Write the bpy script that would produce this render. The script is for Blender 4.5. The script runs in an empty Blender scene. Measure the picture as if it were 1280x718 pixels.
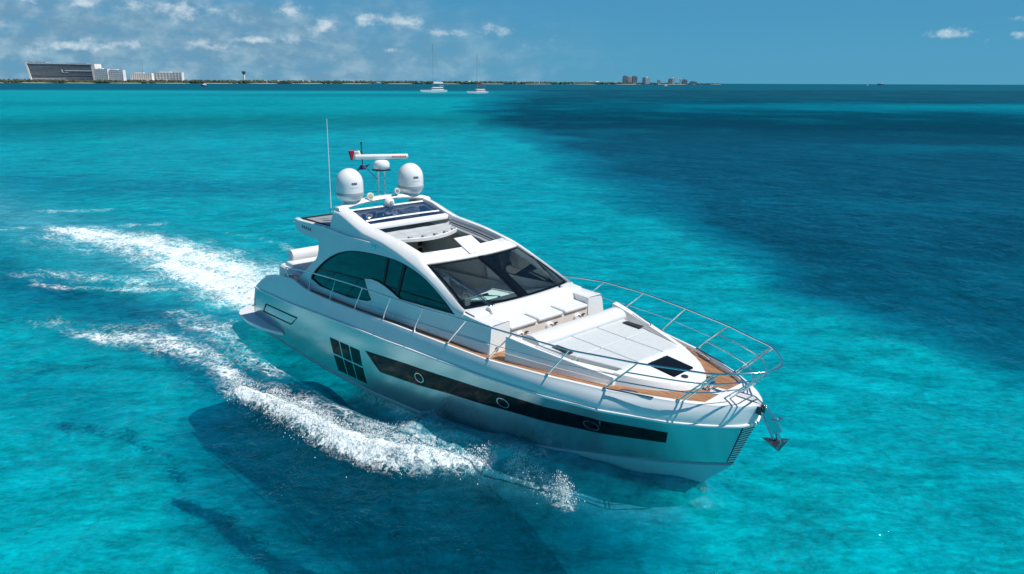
import bpy, bmesh, math, random
import numpy as np
from mathutils import Vector, Matrix
random.seed(7); rng = np.random.default_rng(7)
scn = bpy.context.scene
col = scn.collection
R_ = math.radians

# ------------------------------------------------------------------ camera, sky, sun, exposure
CAM_H = 7.97; F_PX = 918.15; PITCH = math.atan2(.2678, .9635); ROLL = R_(.20)
cd = bpy.data.cameras.new('camera'); cam = bpy.data.objects.new('camera', cd); col.objects.link(cam)
cd.sensor_width = 36; cd.lens = 36*F_PX/1280; cd.clip_start = .1; cd.clip_end = 80000
cam.matrix_world = Matrix.Translation((0, 0, CAM_H)) @ Matrix.Rotation(math.pi/2-PITCH, 4, 'X') @ Matrix.Rotation(ROLL, 4, 'Z')
scn.camera = cam
SUN = Vector((.584, -.162, 1.0)).normalized()
SUN_EL = math.asin(SUN.z); SUN_AZ = math.atan2(SUN.x, SUN.y)
sl = bpy.data.lights.new('sun', 'SUN'); sl.energy = 5.0; sl.angle = R_(.53); sl.color = (1, .965, .91)
so = bpy.data.objects.new('sun', sl); col.objects.link(so)
so.rotation_mode = 'QUATERNION'; so.rotation_quaternion = SUN.to_track_quat('Z', 'Y'); so.location = (30, -20, 60)
scn.view_settings.view_transform = 'Standard'; scn.view_settings.look = 'None'
scn.view_settings.exposure = 0.04; scn.view_settings.gamma = 1
scn.view_settings.use_curve_mapping = False


class NT:
    """small node-tree writer"""
    def __init__(s, tree): s.t = tree; s.n = tree.nodes; s.l = tree.links
    def N(s, typ, **k):
        n = s.n.new(typ)
        for a, b in k.items(): setattr(n, a, b)
        return n
    def put(s, sock, v):
        if v is None: return
        if hasattr(v, 'is_output') or isinstance(v, bpy.types.NodeSocket): s.l.new(v, sock)
        else:
            try: sock.default_value = v
            except Exception: sock.default_value = tuple(v)+(1,)
    def m(s, op, a, b=None, c=None, clamp=False):
        n = s.N('ShaderNodeMath', operation=op); n.use_clamp = clamp
        s.put(n.inputs[0], a); s.put(n.inputs[1], b); s.put(n.inputs[2], c)
        return n.outputs[0]
    def mr(s, v, a, b, c=0., d=1., smooth=True):
        n = s.N('ShaderNodeMapRange'); n.interpolation_type = 'SMOOTHSTEP' if smooth else 'LINEAR'
        for i, x in enumerate((v, a, b, c, d)): s.put(n.inputs[i], x)
        return n.outputs[0]
    def mix(s, f, a, b, blend='MIX'):
        n = s.N('ShaderNodeMix', data_type='RGBA', blend_type=blend)
        s.put(n.inputs[0], f); s.put(n.inputs[6], a); s.put(n.inputs[7], b)
        return n.outputs[2]
    def noise(s, vec, scale, detail=4, rough=.5, dist=0., out=0):
        n = s.N('ShaderNodeTexNoise')
        if vec is not None: s.put(n.inputs['Vector'], vec)
        n.inputs['Scale'].default_value = scale; n.inputs['Detail'].default_value = detail
        n.inputs['Roughness'].default_value = rough; n.inputs['Distortion'].default_value = dist
        return n.outputs[out]
    def mapping(s, vec, scale=(1, 1, 1), rot=(0, 0, 0), loc=(0, 0, 0)):
        n = s.N('ShaderNodeMapping'); s.put(n.inputs[0], vec)
        n.inputs['Scale'].default_value = scale; n.inputs['Rotation'].default_value = rot; n.inputs['Location'].default_value = loc
        return n.outputs[0]


# world: Nishita sky with clouds along the coast
w = bpy.data.worlds.new('World'); scn.world = w; w.use_nodes = True
t = NT(w.node_tree); w.node_tree.nodes.clear()
sky = t.N('ShaderNodeTexSky', sky_type='NISHITA'); sky.sun_disc = False
sky.sun_elevation = SUN_EL; sky.sun_rotation = SUN_AZ; sky.altitude = 0; sky.air_density = .75; sky.dust_density = .15; sky.ozone_density = 3.0
SKY_TINT = (.50, .80, .90, 1)
skyc0 = t.mix(1., sky.outputs[0], SKY_TINT, 'MULTIPLY')
tc = t.N('ShaderNodeTexCoord').outputs['Generated']
sp = t.N('ShaderNodeSeparateXYZ'); t.l.new(tc, sp.inputs[0])
X, Y, Z = sp.outputs
ys = t.m('MAXIMUM', Y, .05)
U = t.m('DIVIDE', X, ys); V = t.m('DIVIDE', Z, ys)
cv = t.N('ShaderNodeCombineXYZ'); t.l.new(U, cv.inputs[0]); t.l.new(V, cv.inputs[1]); uv = cv.outputs[0]
front = t.mr(Y, .1, .25)
skyc = t.mix(t.mr(Z, .36, .12, 0., .95), skyc0, t.mix(t.mr(Z, 0., .14), (.90, 3.85, 6.1, 1), (.75, 3.35, 6.0, 1)))
n1 = t.noise(t.mapping(uv, (1, 2.6, 1), loc=(.3, 0, 0)), 9, 6, .6, .4)
n2 = t.noise(t.mapping(uv, (1, 1.5, 1), loc=(2.3, 1, 0)), 26, 6, .58, .1)
n3 = t.noise(t.mapping(uv, (1, 2.4, 1), loc=(5.3, 1, 0)), 15, 6, .58, .05)
# grey-blue bank over the left of the coast
bank = t.m('MULTIPLY', t.mr(t.m('ADD', U, t.m('MULTIPLY', t.m('SUBTRACT', n1, .5), .45)), .24, -.30),
           t.mr(t.m('SUBTRACT', V, t.m('ADD', t.m('MULTIPLY', U, -.10), t.m('MULTIPLY', n1, .17))), .03, -.06))
bank = t.m('MULTIPLY', bank, t.mr(n3, .25, .6, .55, 1.0))
bank = t.m('MULTIPLY', bank, front)
bankcol = t.mix(t.mr(t.m('ADD', t.m('MULTIPLY', n2, .6), t.m('MULTIPLY', n3, .4)), .42, .66), (2.0, 3.75, 5.4, 1), (4.0, 5.9, 7.2, 1))
skyc = t.mix(t.m('MULTIPLY', bank, .80), skyc, bankcol)
# puffs with sunlit tops
blobs = [(-.165, .078, .034, .010, .85), (-.245, .071, .030, .009, .7), (-.43, .092, .030, .010, 1.), (-.485, .094, .02, .008, .8), (-.545, .103, .03, .012, .9),
         (-.62, .104, .05, .010, .5), (-.285, .092, .03, .010, .6), (-.355, .082, .04, .010, .5), (.565, .064, .035, .0085, .72), (.655, .063, .022, .006, .75), (.675, .081, .03, .005, .9),
         (-.12, .050, .035, .006, .3), (.27, .024, .04, .0035, .22), (-.0, .044, .03, .007, .4), (-.02, .058, .03, .006, .35), (.07, .030, .02, .004, .3), (-.3, .045, .08, .012, .3),
         (-.55, .05, .06, .012, .35), (.61, .052, .012, .005, .3), (-.4, .04, .05, .009, .25)]
cr_ = random.Random(5)
for k in range(20): blobs.append((-.70+.80*(k+cr_.random())/20, .040+.042*cr_.random()-.0*k, .012+.018*cr_.random(), .005+.006*cr_.random(), .28+.36*cr_.random()))
acc = None
for (bu, bv, wu, wv, st) in blobs:
    a = t.m('DIVIDE', t.m('SUBTRACT', U, bu), wu); b = t.m('DIVIDE', t.m('SUBTRACT', V, bv), wv)
    d2 = t.m('ADD', t.m('MULTIPLY', a, a), t.m('MULTIPLY', b, b))
    g = t.m('MULTIPLY', t.m('EXPONENT', t.m('MULTIPLY', d2, -1.)), st)
    acc = g if acc is None else t.m('ADD', acc, g)
n4 = t.noise(t.mapping(uv, (1, 1.6, 1), loc=(1.3, 4, 0)), 55, 6, .62, .2)
puff = t.m('ADD', t.m('MINIMUM', acc, 1.1), t.m('ADD', t.m('MULTIPLY', t.m('SUBTRACT', n2, .5), 1.6), t.m('MULTIPLY', t.m('SUBTRACT', n4, .5), 1.6)))
puff = t.m('MULTIPLY', t.mr(puff, .32, 1.25), t.m('MULTIPLY', t.mr(acc, .04, .3), front))
skyc = t.mix(t.m('MULTIPLY', puff, .72), skyc, (8.6, 9.6, 10.2, 1))
bg = t.N('ShaderNodeBackground'); t.l.new(skyc, bg.inputs[0]); bg.inputs[1].default_value = .085
wo = t.N('ShaderNodeOutputWorld'); t.l.new(bg.outputs[0], wo.inputs[0])


# ------------------------------------------------------------------ materials
def mat(name, color, rough=.5, metal=0., coat=0., bump=0., bscale=60., var=0., vscale=3., spec=.5):
    m = bpy.data.materials.new(name); m.use_nodes = True
    t = NT(m.node_tree); p = t.n['Principled BSDF']
    c = tuple(color)+(1,)
    co = t.N('ShaderNodeTexCoord').outputs['Object']
    if var > 0:
        n = t.noise(co, vscale, 5, .6)
        dk = tuple(x*(1-var) for x in color)+(1,)
        t.put(p.inputs['Base Color'], t.mix(t.mr(n, .3, .7), dk, c))
    else: p.inputs['Base Color'].default_value = c
    p.inputs['Roughness'].default_value = rough; p.inputs['Metallic'].default_value = metal
    p.inputs['Coat Weight'].default_value = coat; p.inputs['Coat Roughness'].default_value = .04
    p.inputs['Specular IOR Level'].default_value = spec
    if bump > 0:
        b = t.N('ShaderNodeBump'); b.inputs['Strength'].default_value = bump; b.inputs['Distance'].default_value = .01
        t.l.new(t.noise(co, bscale, 4, .6), b.inputs['Height']); t.l.new(b.outputs[0], p.inputs['Normal'])
    return m

M = {}
M['gel'] = mat('white_gelcoat', (.80, .81, .81), .22, coat=.5, var=.05, vscale=1.5)
M['under'] = mat('water_lit_gelcoat', (.28, .50, .54), .14, coat=.4, var=.06)  # white gelcoat, turquoise bounce from the water put into its colour
M['cream'] = mat('cream_gelcoat', (.74, .72, .68), .35, var=.05)
M['silver'] = mat('silver_hull_paint', (.44, .60, .625), .22, metal=.84, coat=.0, var=.05, vscale=.8)
M['black'] = mat('black_glass', (.004, .007, .011), .10, spec=.16)
M['bottom'] = mat('dark_bottom', (.012, .02, .028), .5, var=.4)  # near-black hull below the chine
M['chrome'] = mat('polished_steel', (.75, .77, .78), .12, metal=1.)
M['dsteel'] = mat('dark_steel', (.07, .09, .11), .3, metal=.7)
M['rubber'] = mat('dark_rubber', (.02, .022, .025), .6)
M['cushion'] = mat('white_vinyl', (.66, .68, .69), .55, bump=.15, bscale=90, var=.06, vscale=4)
M['pad'] = mat('pale_grey_fabric', (.54, .58, .60), .75, bump=.3, bscale=220, var=.07, vscale=9)
M['seam'] = mat('grey_seam', (.22, .24, .26), .8)
M['beige'] = mat('beige_interior', (.55, .54, .50), .6, var=.1)
M['greyp'] = mat('grey_plastic', (.30, .33, .35), .5, var=.1)
M['canvas'] = mat('grey_canvas', (.42, .45, .47), .8, bump=.5, bscale=40, var=.15, vscale=6)
M['dash'] = mat('dark_dash', (.09, .11, .125), .5)
M['mint'] = mat('pale_mint_cover', (.55, .72, .66), .6)
M['seat'] = mat('helm_leather', (.68, .69, .66), .5)
M['dome'] = mat('radome_white', (.78, .78, .78), .3, coat=.3, var=.03)
M['domeband'] = mat('radome_grey', (.36, .38, .40), .5)
M['red'] = mat('flag_red', (.45, .01, .03), .7)
M['green'] = mat('flag_green', (.0, .16, .07), .7)
M['navy'] = mat('navy_cloth', (.01, .03, .12), .7)
M['ink'] = mat('dark_ink', (.03, .04, .06), .6)
M['redink'] = mat('red_ink', (.5, .03, .03), .6)
M['yellow'] = mat('lamp_reflector', (.75, .66, .30), .2, metal=.3)
M['whitep'] = mat('white_plastic', (.75, .75, .76), .35)
M['reglass'] = mat('dark_blue_roof_glass', (.006, .03, .085), .04, spec=.8, coat=.4)

def teak_mat():
    m = bpy.data.materials.new('teak_planks'); m.use_nodes = True
    t = NT(m.node_tree); p = t.n['Principled BSDF']
    co = t.N('ShaderNodeTexCoord').outputs['Object']
    g = t.noise(t.mapping(co, (1.2, 22, 1)), 2.2, 5, .6)
    c = t.mix(t.mr(g, .3, .72), (.20, .085, .035, 1), (.46, .245, .125, 1))
    s = t.N('ShaderNodeSeparateXYZ'); t.l.new(co, s.inputs[0])
    fr = t.m('ABSOLUTE', t.m('SUBTRACT', t.m('FRACT', t.m('MULTIPLY', s.outputs[1], 16.)), .5))
    c = t.mix(t.mr(fr, .46, .49, 0, .8), c, (.03, .022, .018, 1))
    t.put(p.inputs['Base Color'], c); p.inputs['Roughness'].default_value = .6
    return m
M['teak'] = teak_mat()

def glass_mat(name, tint, refl=1.0, ior=1.5):
    m = bpy.data.materials.new(name); m.use_nodes = True
    t = NT(m.node_tree); t.n.clear()
    tr = t.N('ShaderNodeBsdfTransparent'); tr.inputs[0].default_value = tuple(tint)+(1,)
    gl = t.N('ShaderNodeBsdfGlossy'); gl.inputs['Roughness'].default_value = .02; gl.inputs[0].default_value = (.85, .97, 1, 1)
    fr = t.N('ShaderNodeFresnel'); fr.inputs[0].default_value = ior
    mx = t.N('ShaderNodeMixShader'); t.l.new(t.m('MULTIPLY', fr.outputs[0], refl, clamp=True), mx.inputs[0])
    t.l.new(tr.outputs[0], mx.inputs[1]); t.l.new(gl.outputs[0], mx.inputs[2])
    o = t.N('ShaderNodeOutputMaterial'); t.l.new(mx.outputs[0], o.inputs[0])
    return m
M['wglass'] = glass_mat('windscreen_glass', (.82, .95, .97), 1.1, 1.45)
M['sglass'] = glass_mat('tinted_side_glass', (.36, .56, .62), 1.9, 1.5)


# ------------------------------------------------------------------ object helpers
def link(o, parent=None):
    col.objects.link(o)
    if parent is not None: o.parent = parent
    return o

def fin(me, m, ang=38):
    me.materials.append(m)
    me.polygons.foreach_set('use_smooth', [True]*len(me.polygons))
    me.set_sharp_from_angle(angle=R_(ang)); me.update()

def obj(name, verts, faces, m, parent=None, bevel=0., ang=38, recalc=True):
    me = bpy.data.meshes.new(name); me.from_pydata([tuple(map(float, v)) for v in verts], [], faces)
    if recalc:
        bm = bmesh.new(); bm.from_mesh(me); bmesh.ops.recalc_face_normals(bm, faces=bm.faces); bm.to_mesh(me); bm.free()
    fin(me, m, ang); o = bpy.data.objects.new(name, me); link(o, parent)
    if bevel > 0:
        b = o.modifiers.new('bevel', 'BEVEL'); b.width = bevel; b.segments = 3; b.limit_method = 'ANGLE'; b.angle_limit = R_(35)
        b.harden_normals = True
    return o

def tag(o, label, cat, group=None, kind=None):
    if label: o['label'] = label
    if cat: o['category'] = cat
    if group: o['group'] = group
    if kind: o['kind'] = kind
    return o

class G:
    """collects shapes of ONE mesh"""
    def __init__(s): s.v = []; s.f = []
    def add(s, vs, fs):
        k = len(s.v); s.v += [tuple(v) for v in vs]; s.f += [tuple(i+k for i in f) for f in fs]; return s
    def hexa(s, b, t):   # bottom quad, top quad
        return s.add(list(b)+list(t), [(3, 2, 1, 0), (4, 5, 6, 7), (0, 1, 5, 4), (1, 2, 6, 5), (2, 3, 7, 6), (3, 0, 4, 7)])
    def box(s, x0, x1, y0, y1, z0, z1):
        return s.hexa([(x0, y0, z0), (x1, y0, z0), (x1, y1, z0), (x0, y1, z0)], [(x0, y0, z1), (x1, y0, z1), (x1, y1, z1), (x0, y1, z1)])
    def tube(s, pts, r, n=8, r1=None):
        pts = [Vector(p) for p in pts]; rings = []
        for i, p in enumerate(pts):
            d = (pts[min(i+1, len(pts)-1)]-pts[max(i-1, 0)]).normalized()
            a = d.cross(Vector((0, 0, 1)) if abs(d.z) < .95 else Vector((1, 0, 0))).normalized(); b = d.cross(a)
            rr = r if r1 is None else r+(r1-r)*i/(len(pts)-1)
            rings.append([p+a*rr*math.cos(2*math.pi*k/n)+b*rr*math.sin(2*math.pi*k/n) for k in range(n)])
        vs = [v for rg in rings for v in rg]; fs = []
        for i in range(len(rings)-1):
            for k in range(n): fs.append((i*n+k, i*n+(k+1) % n, (i+1)*n+(k+1) % n, (i+1)*n+k))
        fs.append(tuple(range(n-1, -1, -1))); fs.append(tuple((len(rings)-1)*n+k for k in range(n)))
        return s.add(vs, fs)
    def lathe(s, prof, c, n=24, axis=None):   # prof (r,z)
        c = Vector(c); q = Vector((0, 0, 1)).rotation_difference(Vector(axis).normalized()) if axis else None
        vs = []
        for (r, z) in prof:
            for k in range(n):
                v = Vector((r*math.cos(2*math.pi*k/n), r*math.sin(2*math.pi*k/n), z))
                if q: v = q @ v
                vs.append(c+v)
        fs = []
        for i in range(len(prof)-1):
            for k in range(n): fs.append((i*n+k, i*n+(k+1) % n, (i+1)*n+(k+1) % n, (i+1)*n+k))
        fs.append(tuple(range(n-1, -1, -1))); fs.append(tuple((len(prof)-1)*n+k for k in range(n)))
        return s.add(vs, fs)
    def loft(s, rings, closed=False, caps=False):
        n = len(rings[0]); vs = [v for r in rings for v in r]; fs = []
        for i in range(len(rings)-1):
            for k in range(n if closed else n-1):
                fs.append((i*n+k, i*n+(k+1) % n, (i+1)*n+(k+1) % n, (i+1)*n+k))
        if caps: fs.append(tuple(range(n-1, -1, -1))); fs.append(tuple((len(rings)-1)*n+k for k in range(n)))
        return s.add(vs, fs)
    def obj(s, name, m, parent=None, bevel=0., ang=38, recalc=True): return obj(name, s.v, s.f, m, parent, bevel, ang, recalc)

def catmull(pts, n=8):
    P = [Vector(p) for p in pts]; out = []
    for i in range(len(P)-1):
        a, b, c, d = P[max(i-1, 0)], P[i], P[i+1], P[min(i+2, len(P)-1)]
        for k in range(n):
            u = k/n
            out.append(.5*((2*b)+(c-a)*u+(2*a-5*b+4*c-d)*u*u+(3*b-a-3*c+d)*u**3))
    out.append(P[-1]); return out

def it(xs, ys): return lambda x: float(np.interp(x, xs, ys))


# ================================================================== THE YACHT (boat frame: x forward, y to port, z up)
RB = Matrix(((.68912, .72460, .00802), (-.72453, .68917, -.01060), (-.01321, .00149, .99991)))
yacht = bpy.data.objects.new('motor_yacht', None); col.objects.link(yacht)
yacht.matrix_world = Matrix.Translation((-1.331, 18.632, .22)) @ RB.to_4x4() @ Matrix.Translation((-8, 0, 0))
tag(yacht, 'large silver and white motor yacht cruising with open roof and foredeck sunpad', 'yacht')
YT = yacht
yacht.empty_display_size = 1

# --- hull lines
y_top = it([-1, 0, 1, 3, 9, 10, 11.4, 13, 14.2, 15.4, 15.9, 16.2, 16.45, 16.58], [1.9, 2.03, 2.13, 2.2, 2.22, 2.22, 2.19, 1.98, 1.64, 1.08, .76, .52, .25, 0])
y_rub = it([-1, 0, 1, 3, 9, 10, 11.4, 13, 14.2, 15.4, 15.9, 16.2, 16.4, 16.5], [2.05, 2.15, 2.27, 2.32, 2.33, 2.31, 2.25, 2.08, 1.78, 1.2, .84, .57, .3, 0])
y_boot = it([-1, 0, 1, 3, 7, 9, 11, 12.5, 14, 15, 15.7, 16.12], [2.0, 2.1, 2.18, 2.22, 2.22, 2.17, 1.95, 1.62, 1.13, .7, .3, 0])
y_chin = it([-1, 0, 1, 3, 7, 9, 11, 12.5, 14, 15, 15.45], [2.0, 2.1, 2.18, 2.21, 2.2, 2.1, 1.78, 1.38, .82, .35, 0])
z_top = it([0, .7, 1.2, 2, 2.9, 3.3, 3.8, 5, 8, 10, 11.5, 13, 16.6], [1.55, 1.72, 1.90, 2.04, 2.12, 2.02, 1.955, 1.95, 2.05, 2.10, 2.13, 2.19, 2.19])
z_rub = it([0, .7, 2.7, 4.3, 6, 7.8, 8.9, 10.5, 12.7, 14, 16.5], [1.28, 1.33, 1.39, 1.47, 1.55, 1.61, 1.67, 1.73, 1.79, 1.81, 1.80])
z_boot = it([-.3, .5, 2, 4.7, 6.7, 9.3, 11.4, 12.9, 14, 15.4, 16.12], [.05, .04, -.09, -.13, -.09, .07, .26, .38, .52, .71, .80])
z_chin = it([-.3, 2, 4.7, 6.7, 9.2, 10.5, 12.0, 13.45, 14.5, 15.45], [-.1, -.14, -.22, -.18, -.09, -.10, -.10, -.10, -.12, -.15])
z_deck = it([0, 2.5, 3.4, 4, 6, 9, 10.5, 11.5, 13, 16], [1.70, 1.80, 1.88, 1.925, 1.945, 2.055, 2.095, 2.115, 2.14, 2.12])
LX = dict(top=(.85, 16.58), rub=(.22, 16.5), boot=(-.18, 16.12), chin=(-.18, 15.25), keel=(-.18, 14.4))
NS = 110
def sx(k, s):
    s = 1-(1-s)**1.25
    return LX[k][0]+(LX[k][1]-LX[k][0])*s
def L(k, s, side):
    x = sx(k, s)
    if k == 'keel': return Vector((x, 0, -.95+max(0, (x-9)/5.4)**2*.65))
    fy, fz = {'top': (y_top, z_top), 'rub': (y_rub, z_rub), 'boot': (y_boot, z_boot), 'chin': (y_chin, z_chin)}[k]
    return Vector((x, side*fy(x), fz(x)))
SS = [i/NS for i in range(NS+1)]
def hullpt(s, tt, side=-1):
    a, b = L('rub', s, side), L('boot', s, side)
    p = a.lerp(b, tt)
    bul = .05*math.sin(math.pi*tt)*min(1., max(-.6, (11.5-p.x)/4))*min(1, abs(p.y)/.5)
    p.y += side*bul; return p
def hull_at(x, z, side=-1, off=0.):
    """point on the silver topside at given x,z pushed outboard"""
    lo, hi = 0., 1.
    tt = .5
    for _ in range(14):
        # s so that x matches at tt
        a, b = 0., 1.
        for _ in range(16):
            m_ = (a+b)/2
            if hullpt(m_, tt, side).x < x: a = m_
            else: b = m_
        s = (a+b)/2
        if hullpt(s, tt, side).z > z: lo = tt
        else: hi = tt
        tt = (lo+hi)/2
    p = hullpt(s, tt, side)
    e = .004
    du = hullpt(min(1, s+e), tt, side)-hullpt(max(0, s-e), tt, side); dv = hullpt(s, tt+.02, side)-hullpt(s, tt-.02, side)
    n = du.cross(dv).normalized()
    if n.y*side < 0: n = -n
    return p+n*off

g = G()
NT_ = 12
for side in (-1, 1):
    g.loft([[hullpt(s, k/NT_, side) for k in range(NT_+1)] for s in SS])
# transom between the two sides
g.loft([[hullpt(0, k/NT_, sd) for k in range(NT_+1)] for sd in (-1, 1)])
hull = g.obj('hull', M['silver'], YT, ang=50)
bm = bmesh.new(); bm.from_mesh(hull.data); bmesh.ops.remove_doubles(bm, verts=bm.verts, dist=.002); bmesh.ops.recalc_face_normals(bm, faces=bm.faces); bm.to_mesh(hull.data); bm.free()
hull['label'] = 'silver topsides of the hull'
# white spray band between boot line and chine
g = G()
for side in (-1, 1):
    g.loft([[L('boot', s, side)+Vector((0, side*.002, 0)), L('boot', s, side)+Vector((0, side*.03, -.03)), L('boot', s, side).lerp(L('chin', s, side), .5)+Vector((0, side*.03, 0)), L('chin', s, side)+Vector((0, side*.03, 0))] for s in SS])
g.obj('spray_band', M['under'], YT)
g = G()
for side in (-1, 1):
    g.loft([[L('chin', s, side)+Vector((0, side*.03, 0)), L('chin', s, side)+Vector((0, -side*.10*min(1, (1-s)*6), -.03)), L('chin', s, side).lerp(L('keel', s, side), .5)+Vector((0, 0, -.03)), L('keel', s, side)] for s in SS])
g.loft([[L('chin', 0, -1), L('keel', 0, -1)], [L('chin', 0, 1), L('keel', 0, 1)]])
g.obj('hull_bottom', M['bottom'], YT)
# rub rail
for side in (-1, 1):
    g = G()
    rings = []
    for s in SS:
        p = L('rub', s, side); n = Vector((0, side, 0)) if s < .97 else Vector((.7, side*.7, 0)).normalized()
        rings.append([p+n*.0+Vector((0, 0, .03)), p+n*.035+Vector((0, 0, .02)), p+n*.04, p+n*.035+Vector((0, 0, -.02)), p+n*.0+Vector((0, 0, -.03))])
    g.loft(rings)
    g.obj('rub_rail', M['gel'], YT)
# bulwarks: outer slope, cap, inner face
for side in (-1, 1):
    g = G(); rings = []
    for s in SS:
        a = L('rub', s, side)+Vector((0, 0, .02)); b = L('top', s, side)
        w_ = .055 if b.x < 12 else .055+.06*(b.x-12)/4
        iy = max(0, abs(b.y)-w_)
        kb = min(1, abs(b.y))*min(1, max(0, (b.x-9.5)/3)); mid = a.lerp(b, .5)+Vector((0, side*.035*kb, .0))
        c = Vector((b.x-.05*max(0, b.x-15), side*iy, b.z+.005)); d = Vector((c.x, side*max(0, iy-.02), min(z_deck(c.x)-.02, b.z-.03)))
        rings.append([a, a.lerp(b, .22)+Vector((0, side*.03*kb, 0)), mid, a.lerp(b, .8)+Vector((0, side*.02*kb, 0)), b+Vector((0, side*.004, -.035)), b+Vector((0, -side*.01, 0)), c, d])
    g.loft(rings)
    g.obj('bulwark', M['gel'], YT, ang=42)
# aft closing of bulwark band
g = G(); g.loft([[L('rub', 0, sd)+Vector((-.01, 0, 0)), L('top', 0, sd)+Vector((-.01, 0, -.12))] for sd in (-1, 1)])
g.obj('transom_top', M['gel'], YT)
# teak side decks and foredeck (one planked deck)
g = G(); xs = np.linspace(10.35, 15.83, 50)
g.loft([[(x, -max(.05, y_top(x)-.06-.025*max(0, x-12)), z_deck(x)), (x, 0, z_deck(x)+.005), (x, max(.05, y_top(x)-.06-.025*max(0, x-12)), z_deck(x))] for x in xs])
for side in (-1, 1):
    g.loft([[(x, side*(y_top(x)-.06), z_deck(x)), (x, side*1.80, z_deck(x)+.003)] for x in np.linspace(2.3, 10.35, 40)])
g.obj('teak_deck', M['teak'], YT)
# white stem cap in front of the teak
g = G(); xs = [15.80, 15.95, 16.1, 16.25, 16.38, 16.48, 16.54]
g.loft([[(x, -max(.01, y_top(x)-.06), 2.19), (x, -.5*y_top(x), 2.2), (x, 0, 2.205), (x, .5*y_top(x), 2.2), (x, max(.01, y_top(x)-.06), 2.19)] for x in xs])
yy = max(.05, y_top(15.8)-.06)
g.add([(15.80, -yy, 2.19), (15.80, 0, 2.205), (15.80, yy, 2.19), (15.80, yy, 2.0), (15.80, -yy, 2.0)], [(0, 1, 2, 3, 4)])
g.obj('bow_cap', M['gel'], YT)

# hull side windows, both sides
UP = [(6.89, 1.07), (8.64, 1.24), (10.18, 1.345), (11.9, 1.46), (13.64, 1.52), (15.29, 1.50)]
LO = [(7.51, .66), (8.95, .79), (10.09, .92), (11.79, 1.04), (12.9, 1.09), (14.41, 1.16), (15.18, 1.20)]
fu = it(*zip(*UP)); fl = it(*zip(*LO))
def sheet_on_hull(name, rows, side, m, parent, off=.006):
    g = G(); g.loft([[hull_at(x, z, side, off) for (x, z) in r] for r in rows]); return g.obj(name, m, parent, recalc=True)
for side in (-1, 1):
    rows = []
    for i in range(46):
        u = i/45; xu = 6.89+(15.29-6.89)*u; xl = 7.51+(15.18-7.51)*u
        rows.append([(xu+(xl-xu)*k/4, fu(xu)+(fl(xl)-fu(xu))*k/4) for k in range(5)])
    win = sheet_on_hull('hull_window', rows, side, M['black'], YT)
    for (x, z) in ((9.16, 1.03), (11.82, 1.235), (13.88, 1.32)):
        g = G(); n = 28; rings = []
        for k in range(n+1):
            a = 2*math.pi*k/n
            rings.append([hull_at(x+rr*math.cos(a)*1.0, z+rr*.72*math.sin(a), side, o) for rr, o in ((.165, .008), (.165, .02), (.142, .02), (.142, .008))])
        g.loft(rings); g.obj('porthole_ring', M['chrome'], win)
    # six square panes
    def bil(u, v):
        a = (5.10+(6.60-5.10)*u, .95+.04*u); b = (5.31+(6.75-5.31)*u, .01+.07*u)
        return (a[0]+(b[0]-a[0])*v, a[1]+(b[1]-a[1])*v)
    for i in range(3):
        for j in range(2):
            u0, u1 = i/3+.022*(i > 0), (i+1)/3-.022*(i < 2); v0, v1 = j/2+.03*(j > 0), (j+1)/2-.03*(j < 1)
            rows = [[bil(u0+(u1-u0)*a/3, v0+(v1-v0)*b/3) for b in range(4)] for a in range(4)]
            sheet_on_hull('window_pane', rows, side, M['black'], YT)
    # engine air intake outline
    q = [(1.15, .98), (3.27, 1.06), (2.84, .72), (.85, .64)]
    g = G(); rings = []
    loop = []
    for k in range(4):
        a, b = q[k], q[(k+1) % 4]
        for j in range(8): loop.append((a[0]+(b[0]-a[0])*j/8, a[1]+(b[1]-a[1])*j/8))
    cxm, czm = sum(p[0] for p in q)/4, sum(p[1] for p in q)/4
    for (x, z) in loop+[loop[0]]:
        xi = cxm+(x-cxm)*.955; zi = czm+(z-czm)*.80
        rings.append([hull_at(x, z, side, .004), hull_at(x, z, side, .014), hull_at(xi, zi, side, .014), hull_at(xi, zi, side, .004)])
    g.loft(rings); g.obj('air_intake_frame', M['rubber'], YT)

# striped stem guard
st = G(); stb = G()
for i in range(15):
    z = .86+i*.062; f_ = (z-.80)/(1.80-.80); x = 16.12+(16.5-16.12)*f_
    for sd in (-1, 1):
        a = Vector((x+.015, 0, z)); b = hull_at(x-.10, z-.02, sd, .010); c = hull_at(x-.10+.012, z+.012, sd, .010); d = Vector((x+.027, 0, z+.032))
        st.add([a, b, c, d], [(0, 1, 2, 3)])
rings = []
for i in range(12):
    z = .82+i*.085; f_ = (z-.80)/1.0; x = 16.12+.38*f_
    rings.append([hull_at(x-.10, z, -1, .005), (x+.008, 0, z), hull_at(x-.10, z, 1, .005)])
stb.loft(rings); sg = stb.obj('stem_guard', M['rubber'], YT); st.obj('stem_stripes', M['gel'], sg)

# swim platform with side wings
g = G()
out = [(-1.15, -1.9), (-.9, -2.3), (-.5, -2.5), (.4, -2.6), (1.3, -2.55), (2.0, -2.38), (2.2, -2.28), (1.2, -2.12), (-.1, -2.02)]
full = out+[(x, -y) for x, y in reversed(out)]
vs = [(x, y, .30) for x, y in full]+[(x, y, .18) for x, y in full]; n = len(full)
g.add(vs, [tuple(range(n)), tuple(range(2*n-1, n-1, -1))]+[(i, (i+1) % n, n+(i+1) % n, n+i) for i in range(n)])
sp_ = g.obj('swim_platform', M['gel'], YT, bevel=.03)
g = G()
g.box(-1.05, -.2, -1.8, 1.8, .304, .318); g.obj('platform_teak', M['teak'], sp_)

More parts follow.
